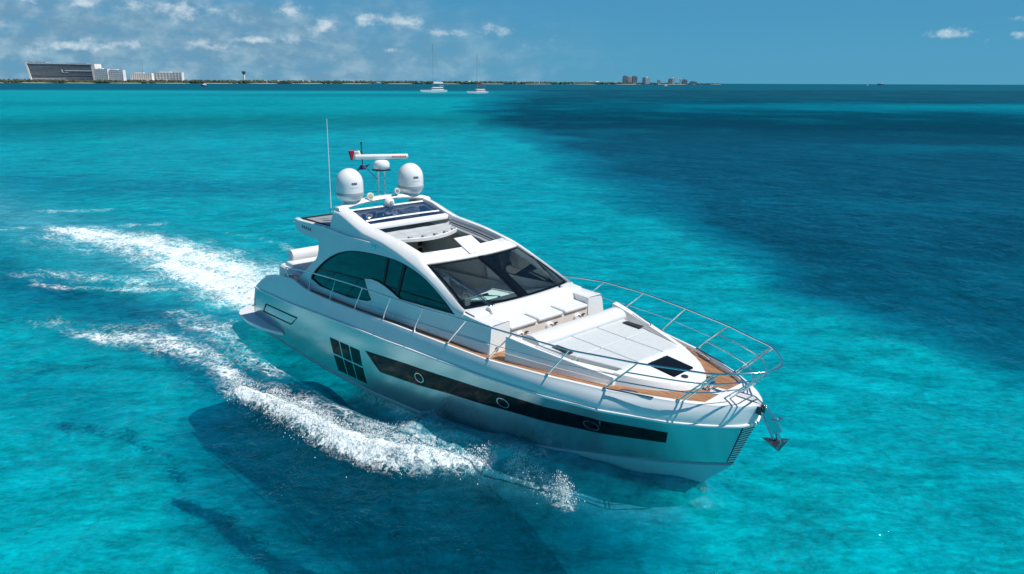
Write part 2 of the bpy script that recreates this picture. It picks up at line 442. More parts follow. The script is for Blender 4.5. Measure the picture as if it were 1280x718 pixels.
# --- superstructure
yw = lambda z: 1.93-.16*(z-2.2)
def fillwall(outer, holes, side, m, name, parent, th=.07, off=0., yf=None):
    """flat panel in x-z with holes, laid on the tumblehome plane and given thickness"""
    yf = yf or yw
    bm = bmesh.new(); edges = []; loops = []
    for lp in [outer]+holes:
        vs = [bm.verts.new((x, 0, z)) for x, z in lp]; loops.append([v for v in vs])
        for i in range(len(vs)): edges.append(bm.edges.new((vs[i], vs[(i+1) % len(vs)])))
    bmesh.ops.triangle_fill(bm, edges=edges, use_beauty=True, use_dissolve=False)
    bm.verts.index_update(); n = len(bm.verts)
    F_ = [tuple(v.index for v in f.verts) for f in bm.faces]
    P = [(v.co.x, v.co.z) for v in bm.verts]
    LI = [[v.index for v in lp] for lp in loops]; bm.free()
    V_ = [(x, side*(yf(z)+off), z) for x, z in P]+[(x, side*(yf(z)+off-th), z) for x, z in P]
    F2 = list(F_)+[tuple(i+n for i in reversed(f)) for f in F_]
    for lp in LI:
        for i in range(len(lp)): a, b = lp[i], lp[(i+1) % len(lp)]; F2.append((a, b, b+n, a+n))
    return obj(name, V_, F2, m, parent, ang=30)

def smooth2(pts, n=4): return [(p.x, p.z) for p in catmull([(x, 0, z) for x, z in pts], n)]
arc = smooth2([(3.46, 2.22), (3.65, 2.46), (3.93, 2.70), (4.32, 2.96), (4.76, 3.17), (5.2, 3.31), (5.6, 3.39), (6.27, 3.46), (7.0, 3.495), (7.6, 3.49), (8.2, 3.41), (8.8, 3.26), (9.37, 3.02), (9.75, 2.82), (9.95, 2.70)])
low = [(9.27, 2.66), (8.5, 2.615), (7.83, 2.58), (7.48, 2.68), (7.15, 2.76), (6.82, 2.81), (6.5, 2.81), (6.21, 2.76), (6.50, 2.40), (6.63, 2.29), (6.45, 2.22), (5.71, 2.135), (4.9, 2.085), (4.1, 2.09)]
WIN = arc+low
top_rail = [(4.40, 4.27), (4.74, 4.24), (5.09, 4.14), (5.53, 4.01), (5.95, 3.90), (6.84, 3.82), (7.6, 3.67), (8.33, 3.48), (8.79, 3.33), (9.19, 3.17), (9.67, 2.95), (9.93, 2.83), (10.19, 2.785), (10.57, 2.755), (11.17, 2.73)]
WALL = [(2.28, 3.70), (2.34, 3.80), (2.60, 3.775), (3.29, 3.79), (3.97, 3.80), (4.28, 3.80), (4.33, 4.05)]+top_rail+[(11.24, 2.0), (9.8, 1.85), (7.9, 1.78), (5.7, 1.7), (3.0, 1.6), (2.5, 1.7)] \
    +[(2.72, 2.04), (3.06, 2.32), (3.39, 2.60), (3.66, 2.80), (3.75, 2.92), (3.77, 3.1), (3.74, 3.30), (3.63, 3.38), (3.27, 3.38), (2.89, 3.38), (2.49, 3.45), (2.33, 3.55)]
side_win = {}
for side in (-1, 1):
    wl = fillwall(WALL, [WIN], side, M['gel'], 'cabin_side', YT, th=.09)
    gw = fillwall(WIN, [], side, M['sglass'], 'side_window', YT, th=.012, off=-.035)
    side_win[side] = gw
    for (xa, za, xb, zb) in ((7.14, 3.49, 7.05, 2.78), (7.86, 3.465, 7.68, 2.62)):
        g = G(); h = .035 if xa < 7.5 else .05
        g.hexa([(xb-h, side*(yw(zb)-.012), zb), (xb+h, side*(yw(zb)-.012), zb), (xb+h, side*(yw(zb)-.055), zb), (xb-h, side*(yw(zb)-.055), zb)],
               [(xa-h, side*(yw(za)-.012), za), (xa+h, side*(yw(za)-.012), za), (xa+h, side*(yw(za)-.055), za), (xa-h, side*(yw(za)-.055), za)])
        g.obj('mullion', M['rubber'], gw)
    # dark gasket round the window
    g = G(); n = len(WIN); cx_ = 6.9; cz_ = 2.8; rings = []
    for i in range(n+1):
        p0 = Vector((*WIN[(i-1) % n], 0)); p = Vector((*WIN[i % n], 0)); p1 = Vector((*WIN[(i+1) % n], 0))
        d = (p1-p0).normalized(); nn = Vector((d.y, -d.x, 0))
        q_ = p+nn*.028
        rings.append([(p.x, side*(yw(p.y)+.004), p.y), (q_.x, side*(yw(q_.y)+.004), q_.y), (q_.x, side*(yw(q_.y)-.03), q_.y)])
    g.loft(rings); g.obj('window_gasket', M['rubber'], gw)
    # sheer moulding line low on the cabin side and aft roof lip
    g = G()
    ml = catmull([(x, side*(yw(z)+.012), z) for x, z in [(3.1, 2.10), (4.02, 2.10), (6.1, 2.12), (7.92, 2.18), (9.8, 2.26), (11.2, 2.34)]], 5)
    g.tube(ml, .012, 6); g.obj('side_moulding', M['gel'], wl)
    g = G(); rings = []
    for x, z, h in [(2.26, 3.76, .13), (2.34, 3.79, .12), (2.6, 3.77, .07), (3.29, 3.785, .06), (3.97, 3.79, .07), (4.62, 3.77, .075), (5.24, 3.74, .07), (5.83, 3.745, .045), (6.36, 3.75, .006)]:
        rings.append([(x, side*(yw(z)+.002), z-h), (x, side*(yw(z)+.05), z-h*.7), (x, side*(yw(z)+.05), z), (x, side*(yw(z)-.04), z+.02), (x, side*(yw(z)-.06), z-.05)])
    g.loft(rings, closed=True, caps=True); g.obj('roof_lip', M['gel'], wl)
    # emblem badge and model-name marks are raised chrome shapes
    g = G()
    for (x, z, dx, dz) in ((6.50, 3.66, .10, .035), (6.56, 3.63, .03, .09)):
        y_ = side*(yw(z)+.008)
        g.hexa([(x-dx, y_, z-dz), (x+dx, y_, z-dz*.4), (x+dx, y_+side*.012, z-dz*.4), (x-dx, y_+side*.012, z-dz)], [(x-dx, y_, z), (x+dx, y_, z+dz), (x+dx, y_+side*.012, z+dz), (x-dx, y_+side*.012, z)])
    g.obj('emblem', M['chrome'], wl)
    g = G()
    for k in range(5):
        x = 2.78+k*.115; z = 3.60-k*.004; y_ = side*(yw(z)+.002)
        g.tube([(x-.04, y_, z-.035), (x, y_, z+.045), (x+.04, y_, z-.03), (x-.02, y_, z)], .010, 5)
    g.obj('lettering', M['ink'], wl)

# roof side rails (rounded white beams from arch to the foot of the windscreen)
xi_ = it([4.35, 4.65, 5.05, 5.4, 6.06, 8.2, 8.43, 10.14, 10.4], [1.22, 1.27, 1.30, 1.30, 1.29, 1.36, 1.52, 1.75, 1.78])
zi_ = it([4.35, 4.65, 5.05, 5.5, 6.06, 7.3, 8.2, 8.43, 9.3, 10.14, 10.4], [4.36, 4.35, 4.27, 4.13, 4.00, 3.86, 3.70, 3.58, 3.23, 2.86, 2.80])
zo_ = lambda x: float(np.interp(x, [p[0] for p in top_rail], [p[1] for p in top_rail]))
for side in (-1, 1):
    g = G(); rings = []
    for x in np.linspace(4.42, 10.25, 80):
        zo = zo_(x); zi = zi_(x); yi = min(xi_(x), yw(zo)-.06); yo = yw(zo)+.01; wd = yo-yi
        rings.append([(x, side*(yo-.0), zo-.09), (x, side*(yo+.012), zo-.03), (x, side*(yo-.02), zo+.02), (x, side*(yo-wd*.35), zo+(zi-zo)*.55+.035), (x, side*(yi+wd*.25), zi+.03), (x, side*(yi+.02), zi+.02), (x, side*yi, zi-.02), (x, side*yi, zi-.16), (x, side*(yo-.09), zo-.20)])
    g.loft(rings, closed=True, caps=True); g.obj('roof_beam', M['gel'], YT, ang=50)

# arch cross bar
g = G(); rings = []
for i in range(33):
    y = -1.55+3.1*i/32; c = 1-(y/1.62)**2
    zc = 4.30+.21*max(0, c)**.75; xc = 4.50-.06*c+.0
    rings.append([(xc-.17, y, zc-.04), (xc-.19, y, zc-.0), (xc-.13, y, zc+.045), (xc+.05, y, zc+.055), (xc+.15, y, zc+.03), (xc+.18, y, zc-.02), (xc+.14, y, zc-.06), (xc, y, zc-.07)])
g.loft(rings, closed=True, caps=True); arch = g.obj('radar_arch', M['gel'], YT, ang=50)
# arch aft cowls down to the aft roof, one at each end
for side in (-1, 1):
    g = G(); rings = []
    for i in range(9):
        y = side*(1.02+.54*i/8); c = max(0, 1-(y/1.62)**2); zc = 4.26+.20*c**.75; k_ = i/8
        rings.append([(4.42, y, zc-.02), (4.30, y, zc-.07-.02*(1-k_)), (4.24, y, zc-.25), (4.14+.2*(1-k_), y, 3.80)])
    g.loft(rings); g.obj('arch_cowl', M['gel'], YT, ang=60)
# aft roof deck (grey) with rim
g = G(); g.hexa([(2.30, -1.62, 3.66), (4.4, -1.62, 3.66), (4.4, 1.62, 3.66), (2.30, 1.62, 3.66)], [(2.32, -1.62, 3.75), (4.4, -1.62, 3.75), (4.4, 1.62, 3.75), (2.32, 1.62, 3.75)])
g.obj('aft_roof', M['gel'], YT, bevel=.02)
g = G(); g.box(2.5, 4.12, -1.5, 1.5, 3.754, 3.775); ap = g.obj('aft_roof_panel', M['greyp'], YT)
g = G()
for yy in (-1.53, 1.53): g.box(2.48, 4.1, yy-.025, yy+.025, 3.76, 3.81)
g.box(2.43, 2.50, -1.55, 1.55, 3.76, 3.81)
g.obj('panel_rim', M['rubber'], ap)

# fixed roof glass, its front beam
zg = lambda x: 4.25-(x-4.70)*.235
g = G(); g.loft([[(x, y, zg(x)+.03*(1-(y/1.3)**2)) for y in np.linspace(-1.30, 1.30, 13)] for x in np.linspace(4.62, 5.70, 8)])
rg = g.obj('roof_glass', M['reglass'], YT)
g = G(); g.loft([[(5.44+dx+.07*(1-(y/1.3)**2), y, zg(5.45+dx)+.034+dz+.03*(1-(y/1.3)**2)) for (dx, dz) in ((-.02, 0), (0, .02), (.03, .02), (.05, 0))] for y in np.linspace(-1.24, 1.24, 25)])
g.obj('roof_glass_strip', M['gel'], rg)
g = G(); rings = []
for y in np.linspace(-1.34, 1.34, 25):
    c = 1-(y/1.34)**2; x0 = 5.68+.08*c; z0 = 4.04+.02*c
    rings.append([(x0, y, z0-.02), (x0+.015, y, z0+.02), (x0+.14, y, z0-.015), (x0+.16, y, z0-.05), (x0+.15, y, z0-.12), (x0, y, z0-.12)])
g.loft(rings, closed=True, caps=True); g.obj('roof_cross_beam', M['gel'], YT, ang=50)
g = G(); g.loft([[(4.60, y, 4.28), (4.66, y, 4.31), (4.72, y, 4.28)] for y in np.linspace(-1.25, 1.25, 9)]); g.obj('glass_rear_trim', M['gel'], rg)
# folded canvas / sliding roof bay aft of the opening
g = G(); rings = []
for y in np.linspace(-1.27, 1.27, 17):
    c = 1-(y/1.3)**2; row = []
    for k in range(25):
        u = k/24; row.append((5.95+u*(.32+.45*c), y, 3.83-.09*u+.018*math.sin(u*19)+.004*math.sin(y*9)-.03*c*u))
    rings.append(row)
g.loft(rings); cvs = g.obj('sliding_roof_cover', M['canvas'], YT, ang=70)
for k, y in enumerate(np.linspace(-1.0, 1.0, 6)):
    c = 1-(y/1.3)**2; x = 5.97+(.32+.45*c)*.90
    g = G(); g.box(x-.05, x+.05, y-.05, y+.05, 3.74, 3.775); g.obj('cover_clip', M['domeband'], cvs)
g = G(); rings = []
for y in np.linspace(-1.27, 1.27, 17):
    c = 1-(y/1.3)**2; x = 5.97+(.32+.45*c); z = 3.745-.03*c
    rings.append([(x-.02, y, z+.02), (x+.05, y, z+.01), (x+.05, y, z-.07), (x-.02, y, z-.06)])
g.loft(rings, closed=True, caps=True); g.obj('cover_front_bar', M['gel'], cvs)
# opening side tracks
for side in (-1, 1):
    g = G()
    for (dy, dz, r) in ((.0, -.10, .028), (-.05, -.13, .022), (-.09, -.19, .028)):
        g.tube([(x, side*(xi_(x)+dy), zi_(x)+dz) for x in np.linspace(6.0, 8.15, 12)], r, 6)
    g.obj('roof_track', M['greyp'], YT)
    g = G(); g.loft([[(x, side*(xi_(x)-.005), zi_(x)-.14), (x, side*(xi_(x)-.10), zi_(x)-.20), (x, side*(xi_(x)-.22), zi_(x)-.22), (x, side*(xi_(x)-.24), zi_(x)-.34)] for x in np.linspace(5.9, 8.2, 12)]); g.obj('headlining_edge', M['greyp'], YT)
# windscreen header beam
def wsT(u): return Vector((8.71-.27*u*u, 1.56*u, 3.545-.03*u*u))
def wsB(u): return Vector((10.34-.20*u*u, 1.79*u, 2.83+.0*u))
g = G(); rings = []
for i in range(29):
    u = -.97+1.94*i/28; a = wsT(u)
    rings.append([(a.x+.015, a.y, a.z-.05), (a.x+.02, a.y, a.z+.03), (a.x-.10, a.y, a.z+.075), (a.x-.40, a.y*.93, a.z+.20), (a.x-.46, a.y*.92, a.z+.18), (a.x-.46, a.y*.92, a.z+.08), (a.x-.1, a.y, a.z-.05)])
g.loft(rings, closed=True, caps=True); g.obj('windscreen_header', M['gel'], YT, ang=40)
# two raised covers on the header
def slab(c, ax, ay, th, name, m, parent, bevel=.01):
    c = Vector(c); ax = Vector(ax); ay = Vector(ay); n = ax.cross(ay).normalized()*th
    g = G(); g.hexa([c, c+ax, c+ax+ay, c+ay], [c+n, c+ax+n, c+ax+ay+n, c+ay+n]); return g.obj(name, m, parent, bevel=bevel)
slab((8.62, -.26, 3.62), (-.03, .60, .0), (-.66, .02, .27), .03, 'raised_hatch_cover', M['gel'], YT)

# windscreen: two glazed panes with black borders
def wsp(u, v, off=0.):
    a, b = wsT(u), wsB(u); p = a.lerp(b, v); p += Vector((.55, 0, 1)).normalized()*(.05*math.sin(math.pi*v)+off); return p
for (u0, u1) in ((-.96, -.055), (.055, .96)):
    g = G(); g.loft([[wsp(u0+(u1-u0)*i/12, .035+.93*j/8) for j in range(9)] for i in range(13)])
    pane = g.obj('windscreen_pane', M['wglass'], YT)
    g = G(); bw = .05
    def frit(ua, ub, va, vb, n=12, m_=3):
        g.loft([[wsp(ua+(ub-ua)*i/n, va+(vb-va)*j/m_, .006) for j in range(m_+1)] for i in range(n+1)])
    frit(u0, u1, .02, .055); frit(u0, u1, .955, .99)
    frit(u0, u0+.045, .02, .99, 2, 12); frit(u1-.045, u1, .02, .99, 2, 12)
    g.obj('pane_border', M['black'], pane)
g = G(); g.loft([[wsp(-.06, v, .004), wsp(-.05, v, .022), wsp(.05, v, .022), wsp(.06, v, .004)] for v in np.linspace(.01, .99, 12)])
g.obj('windscreen_mullion', M['black'], YT)
g = G()
for v in (.0,):
    g.loft([[wsp(u, -.02, .012), wsp(u, .03, .012)] for u in np.linspace(-.97, .97, 25)])
g.obj('header_gasket', M['rubber'], YT)
# wipers
for (u, v, u2, v2) in ((-.62, 1.05, -.84, .38), (-.58, 1.05, -.78, .34), (.70, 1.05, .86, .48)):
    g = G(); a = wsp(u, v, .03); b = wsp(u2, v2, .05)
    g.tube([a, a.lerp(b, .5)+Vector((0, 0, .03)), b], .010, 6)
    g.tube([a+Vector((0, .05, 0)), a.lerp(b, .45)+Vector((0, .05, .03)), b], .010, 6)
    wv = Vector((.0, .0, .0)); d = (b-a).normalized(); p0 = b-d*.35; p1 = b+d*.28
    g.tube([p0-Vector((0, 0, .02)), b-Vector((0, 0, .01)), p1-Vector((0, 0, .02))], .012, 6)
    g.lathe([(.05, -.03), (.05, .04), (.03, .06), (.0, .06)], a, 12)
    g.obj('wiper', M['chrome'] if u == -.62 else M['dsteel'], YT)

# coachroof shoulders, seat well, front wall
g = G(); N_ = 14
rows = []
for i in range(N_+1):    # from windscreen foot to the seat front, across
    x0 = None
for side in (-1, 1):
    g = G()
    # shoulder top
    rings = []
    for i in range(11):
        f_ = i/10; xa = 10.10+f_*(11.22-10.10); zt = zo_(xa)
        yi = 1.33 if f_ > .30 else 1.40
        rings.append([(xa, side*(yw(zt)+.004), zt-.06), (xa, side*(yw(zt)-.01), zt-.0), (xa, side*(yw(zt)-.06), zt+.02), (xa, side*(yi+.03), zt+.03), (xa, side*yi, zt+.01), (xa, side*yi, 2.35)])
    g.loft(rings)
    # front face of shoulder
    g.hexa([(11.10, side*1.30, 2.0), (11.245, side*1.30, 2.0), (11.245, side*1.945, 2.0), (11.10, side*1.92, 2.0)], [(11.08, side*1.32, 2.745), (11.215, side*1.32, 2.745), (11.20, side*1.845, 2.73), (11.08, side*1.845, 2.745)])
    g.obj('seat_shoulder', M['gel'], YT, ang=40)
g = G(); g.loft([[wsB(u)+Vector((-.02, 0, .0)), wsB(u)+Vector((.06, 0, .012)), (10.58, u*1.80, 2.80), (10.60, u*1.80, 2.4)] for u in np.linspace(-.99, .99, 21)])
g.obj('windscreen_sill', M['gel'], YT)
g = G(); g.box(10.5, 11.205, -1.36, 1.36, 1.98, 2.50); g.obj('bench_base', M['cream'], YT, bevel=.015)
g = G(); rings = []
for i in range(17):
    y = -1.33+2.66*i/16; c = 1-(y/1.5)**2; xb = 10.56+.04*c
    rings.append([(xb-.10, y, 2.56), (xb-.14, y, 2.86), (xb-.08, y, 2.90), (xb+.02, y, 2.88), (xb+.17, y, 2.70), (xb+.2, y, 2.60), (xb+.1, y, 2.54)])
g.loft(rings, closed=True, caps=True); g.obj('bench_backrest', M['cushion'], YT, bevel=.02, ang=60)
for k in range(3):
    y0 = -1.31+k*.885; y1 = y0+.85
    g = G(); g.hexa([(10.72, y0, 2.50), (11.24, y0, 2.50), (11.24, y1, 2.50), (10.72, y1, 2.50)], [(10.74, y0+.02, 2.635), (11.25, y0+.02, 2.60), (11.25, y1-.02, 2.60), (10.74, y1-.02, 2.635)])
    g.obj('bench_cushion', M['cushion'], YT, bevel=.045)
for y in (-1.02, -.05, .92):   # round speakers under the bench
    g = G(); g.lathe([(.115, 0), (.115, .05), (.09, .075), (.085, .075), (.08, .05), (.0, .055)], (11.20, y, 2.32), 24, axis=(1, 0, .05)); sp1 = g.obj('speaker', M['whitep'], YT)
    g = G(); g.box(11.205, 11.235, y+.18, y+.28, 2.36, 2.385); g.obj('bench_latch', M['rubber'], YT)
for sd in (-1, 1):
    g = G(); g.lathe([(.045, 0), (.045, .02), (.02, .025), (0, .025)], (11.235, sd*1.72, 2.2), 16, axis=(1, 0, 0)); g.obj('filler_cap', M['dsteel'], YT)
    g = G(); g.box(10.32, 10.44, sd*1.62-.05, sd*1.62+.05, zo_(10.4)+.022, zo_(10.4)+.045); g.obj('deck_filler', M['dsteel'], YT, bevel=.01)

# foredeck consoles, sunpad, nose
for side in (-1, 1):
    zt = lambda x: 2.65-(x-11.67)*.145
    g = G(); rings = []
    for x in np.linspace(11.67, 14.10, 14):
        f_ = (x-11.67)/2.43; yo = 1.86-.62*f_**1.15; yb = yo+.06; wd = .17-.09*f_
        z = zt(x)
        rings.append([(x+.03, side*yb, z_deck(x)-.02), (x+.01, side*(yo+.03), z-.16), (x, side*yo, z), (x, side*(yo-wd), z-.01), (x, side*(yo-wd-.03), 2.30), (x, side*(yo-wd-.04), 2.05)])
    g.loft(rings, closed=True, caps=True); cs = g.obj('console_side', M['gel'], YT, bevel=.012, ang=30)
    g = G(); g.tube([(x, side*(1.93-.62*((x-11.67)/2.43)**1.15+.004), 2.30-.03*(x-11.67)) for x in np.linspace(11.68, 14.05, 9)], .008, 5); g.obj('console_moulding', M['gel'], cs)
    g = G(); zz = lambda x: zt(x)+.045
    yl = lambda x: 1.80-.62*((x-11.67)/2.43)**1.15-.02
    g.tube([(12.35, side*yl(12.35), zt(12.35)-.0), (12.38, side*yl(12.38), zz(12.38)), (12.95, side*yl(12.95), zz(12.95)), (12.98, side*yl(12.98), zt(12.98))], .014, 8)
    g.obj('grab_handle', M['chrome'], cs)
    g = G(); g.box(12.45, 12.95, side*1.18-.08, side*1.18+.08, 2.478, 2.484); g.obj('console_dark_panel', M['rubber'], YT)  # thin near-black panel laid flat inside each console
g = G(); rings = []
for x in np.linspace(11.70, 14.12, 10):
    f_ = (x-11.67)/2.43; y = 1.66-.55*f_**1.15
    rings.append([(x, -y, 2.0), (x, -y, 2.36-.04*f_), (x, y, 2.36-.04*f_), (x, y, 2.0)])
g.loft(rings, closed=True, caps=True); g.obj('sunpad_base', M['cream'], YT)
g = G(); 
g.loft([[(12.02+.23*math.cos(a)*1.15, y, 2.50+.16*math.sin(a)) for a in np.linspace(0, 2*math.pi, 20, endpoint=False)] for y in [-1.47, -1.44, -.7, 0, .7, 1.44, 1.47]], closed=True, caps=True)
g.obj('sunpad_bolster', M['cushion'], YT, bevel=.02, ang=50)
def pad(x0, x1, ya0, ya1, yb0, yb1):
    g = G(); za = 2.47-.035*(x0-12.1); zb = 2.47-.035*(x1-12.1)
    g.hexa([(x0, ya0, za-.14), (x1, yb0, zb-.14), (x1, yb1, zb-.14), (x0, ya1, za-.14)], [(x0, ya0, za), (x1, yb0, zb), (x1, yb1, zb), (x0, ya1, za)])
    g.obj('sunpad_cushion', M['pad'], YT, bevel=.03)
e0 = lambda x: 1.44-.50*((x-12.1)/2.0)**1.1 if x > 12.1 else 1.44
for (xa, xb) in ((12.12, 13.10), (13.11, 14.06)):
    for (c0, c1) in ((-1, -.33), (-.33, .33), (.33, 1)):
        f0 = (lambda x, c: c*e0(x) if abs(c) == 1 else c*1.3)
        pad(xa, xb, f0(xa, c0)+.006, f0(xa, c1)-.006, f0(xb, c0)+.006, f0(xb, c1)-.006)
# nose coaming
yn = it([14.02, 14.2, 14.5, 14.75, 15.0, 15.15, 15.25, 15.30], [1.20, 1.14, .98, .82, .58, .38, .18, .02])
g = G(); rings = []
for x in [14.02, 14.2, 14.4, 14.6, 14.8, 14.95, 15.05, 15.15, 15.22, 15.27, 15.30]:
    y = yn(x); zt_ = 2.37-.10*(x-14.0)
    rings.append([(x+.04, -y-.03, 2.05), (x, -y, 2.22), (x, -y+min(.05, y*.5), zt_-.01), (x, -y*.5, zt_+.01), (x, 0, zt_+.02), (x, y*.5, zt_+.01), (x, y-min(.05, y*.5), zt_-.01), (x, y, 2.22), (x+.04, y+.03, 2.05)])
g.loft(rings, caps=True); nose = g.obj('foredeck_coaming', M['gel'], YT, ang=35)
g = G(); g.hexa([(14.22, -.34, 2.33), (14.88, -.34, 2.27), (14.88, .34, 2.27), (14.22, .34, 2.33)], [(14.23, -.33, 2.395), (14.87, -.33, 2.33), (14.87, .33, 2.33), (14.23, .33, 2.395)])
hz = g.obj('deck_hatch', M['black'], YT, bevel=.01)
for y in (-.2, .2):
    g = G(); g.box(14.24, 14.28, y-.03, y+.03, 2.39, 2.405); g.obj('hatch_hinge', M['chrome'], hz)
g = G(); g.lathe([(.07, 0), (.07, .02), (.05, .03), (0, .03)], (14.99, -.14, 2.285), 16); g.obj('deck_light', M['dsteel'], YT)
# windlass, chain, cleats, lockers at the bow
g = G(); g.lathe([(.11, 0), (.11, .05), (.06, .07), (.06, .13), (.10, .15), (.10, .19), (0, .20)], (15.45, .05, 2.09), 20); wl_ = g.obj('windlass', M['chrome'], YT)
g = G(); g.lathe([(.06, 0), (.06, .10), (.08, .11), (.0, .13)], (15.25, .38, 2.09), 14); g.obj('capstan', M['dsteel'], YT)
g = G()
for k in range(9):
    x = 15.52+k*.042; g.lathe([(.012, -.02), (.024, 0), (.012, .02)], (x, .05+.0*k, 2.15), 8, axis=(0, 1, 0) if k % 2 else (0, 0, 1))
g.tube([(15.5, .05, 2.15), (15.95, .0, 2.19)], .014, 6)
g.obj('anchor_chain', M['chrome'], YT)
g = G(); g.box(15.0, 15.72, -.62, -.30, 2.085, 2.10); g.box(15.0, 15.72, .30, .62, 2.085, 2.10); g.obj('deck_locker_lids', M['teak'], YT, bevel=.004)
g = G(); g.hexa([(15.35, -.16, 2.085), (15.80, -.10, 2.085), (15.80, .22, 2.085), (15.35, .25, 2.085)], [(15.37, -.15, 2.11), (15.80, -.1, 2.16), (15.80, .2, 2.16), (15.37, .24, 2.11)]); g.obj('chain_plate', M['gel'], YT, bevel=.01)
def cleat(x, y, z, ang):
    g = G(); c, s_ = math.cos(ang), math.sin(ang)
    for dd in (-.06, .06): g.tube([(x+c*dd, y+s_*dd, z), (x+c*dd, y+s_*dd, z+.06)], .016, 8)
    g.tube([(x-c*.17, y-s_*.17, z+.055), (x-c*.1, y-s_*.1, z+.07), (x+c*.1, y+s_*.1, z+.07), (x+c*.17, y+s_*.17, z+.055)], .018, 8)
    g.obj('cleat', M['chrome'], YT)
for sd in (-1, 1):
    cleat(14.55, sd*1.33, z_deck(14.5), -sd*.45); cleat(7.75, sd*2.07, z_deck(7.7)+.12, 0); cleat(2.2, sd*2.05, 2.05, 0)
    g = G(); g.hexa([(14.15, sd*1.585, 2.198), (15.05, sd*1.235, 2.198), (15.04, sd*1.26, 2.198), (14.14, sd*1.61, 2.198)], [(14.15, sd*1.585, 2.212), (15.05, sd*1.235, 2.212), (15.04, sd*1.26, 2.212), (14.14, sd*1.61, 2.212)]); g.obj('chafe_strip', M['dsteel'], YT)
# stemhead roller
g = G(); 
for y in (-.09, .09): g.hexa([(15.9, y-.012, 2.10), (16.62, y-.012, 2.02), (16.62, y+.012, 2.02), (15.9, y+.012, 2.10)], [(15.9, y-.012, 2.20), (16.6, y-.012, 2.17), (16.6, y+.012, 2.17), (15.9, y+.012, 2.20)])
g.lathe([(.05, -.08), (.03, 0), (.05, .08)], (16.58, 0, 2.13), 12, axis=(0, 1, 0)); g.obj('bow_roller', M['dsteel'], YT)

# guard rails
ST = [(2.55, None), (3.75, 4.11), (4.91, 5.40), (6.19, 6.72), (7.51, 8.0), (8.82, 9.3), (10.07, 10.90), (11.42, 12.21), (12.97, 13.55), (14.17, 14.87), (15.43, 16.13)]
TZ = it([2.5, 4.1, 5.4, 6.7, 8, 9.3, 10.9, 12.2, 13.5, 14.9, 16.1, 16.7], [2.40, 2.56, 2.64, 2.70, 2.74, 2.78, 2.90, 2.92, 2.90, 2.92, 2.94, 2.97])
TY = it([2.5, 9.3, 10.9, 12.2, 13.55, 14.87, 16.13, 16.5, 16.75], [2.2, 2.22, 2.38, 2.2, 1.96, 1.56, 1.01, .66, .26])
TY = it([2.5, 9.3, 10.9, 12.2, 13.55, 14.87, 16.13, 16.5, 16.72, 16.78], [2.2, 2.25, 2.30, 2.19, 1.96, 1.56, 1.01, .62, .24, 0])
for side in (-1, 1):
    g = G()
    pts = [(2.50, side*2.12, 2.06), (2.50, side*2.19, 2.36)]+[(x, side*TY(x), TZ(x)) for x in (2.62, 3.2, 4.1, 5.4, 6.7, 8, 9.3, 10.1, 10.9, 11.5, 12.2, 12.9, 13.55, 14.2, 14.87, 15.5, 16.13, 16.5)]+[(16.74, side*.26, 2.965), (16.78, side*.0, 2.965)]
    g.tube([(p[0], p[1], p[2]) for p in catmull(pts, 4)], .019, 8)
    rail = g.obj('guard_rail', M['chrome'], YT, ang=80)
    for xb, xt in ST[1:]:
        b = Vector((xb, side*(y_top(xb)-.05), z_top(xb)-.0)); tp = Vector((xt, side*TY(xt), TZ(xt)))
        g = G()
        fwd = xb > 14
        g.tube([b, b.lerp(tp, .25)+Vector((-.015, 0, 0)), b.lerp(tp, .75), tp], .016, 8)
        if xb > 15: g.tube([b+Vector((.07, -side*.04, 0)), tp+Vector((.06, -side*.05, 0))], .015, 8)
        g.lathe([(.045, 0), (.045, .015), (.03, .03), (0, .03)], b, 12)
        g.obj('stanchion', M['chrome'], rail)
    b = Vector((15.96, side*.28, 2.2)); tp = Vector((16.70, side*.30, 2.96)); g = G()
    g.tube([b, b.lerp(tp, .5)+Vector((0, 0, -.03)), tp], .017, 8); g.tube([b+Vector((.08, -side*.06, 0)), tp+Vector((.04, -side*.1, 0))], .015, 8); g.obj('stanchion', M['chrome'], rail)
    # lower rails round the pulpit
    def lv(x, f_):   # point between foot and top on the stanchion plane
        xs_b = [a for a, b in ST[1:]]+[15.98]; xs_t = [b for a, b in ST[1:]]+[16.72]
        return x
    for f_ in (.66, .33):
        pts = []
        for (xb, xt) in ST[-2:]+[(15.96, 16.70)]:
            if xb == 15.96: bb = Vector((15.96, side*.28, 2.2)); tt_ = Vector((16.70, side*.30, 2.96))
            else: bb = Vector((xb, side*(y_top(xb)-.05), z_top(xb))); tt_ = Vector((xt, side*TY(xt), TZ(xt)))
            pts.append(bb.lerp(tt_, f_))
        if f_ > .5: pts.append(Vector((pts[-1].x+.06, 0, pts[-1].z)))
        g = G(); g.tube(catmull(pts, 5), .014, 8); g.obj('lower_rail', M['chrome'], rail)
    # wire between foot and top further aft
    pts = []
    for (xb, xt) in ST[5:-1]:
        bb = Vector((xb, side*(y_top(xb)-.05), z_top(xb))); tt_ = Vector((xt, side*TY(xt), TZ(xt))); pts.append(bb.lerp(tt_, .5))
    g = G(); g.tube(pts, .006, 6); g.obj('guard_wire', M['chrome'], rail)

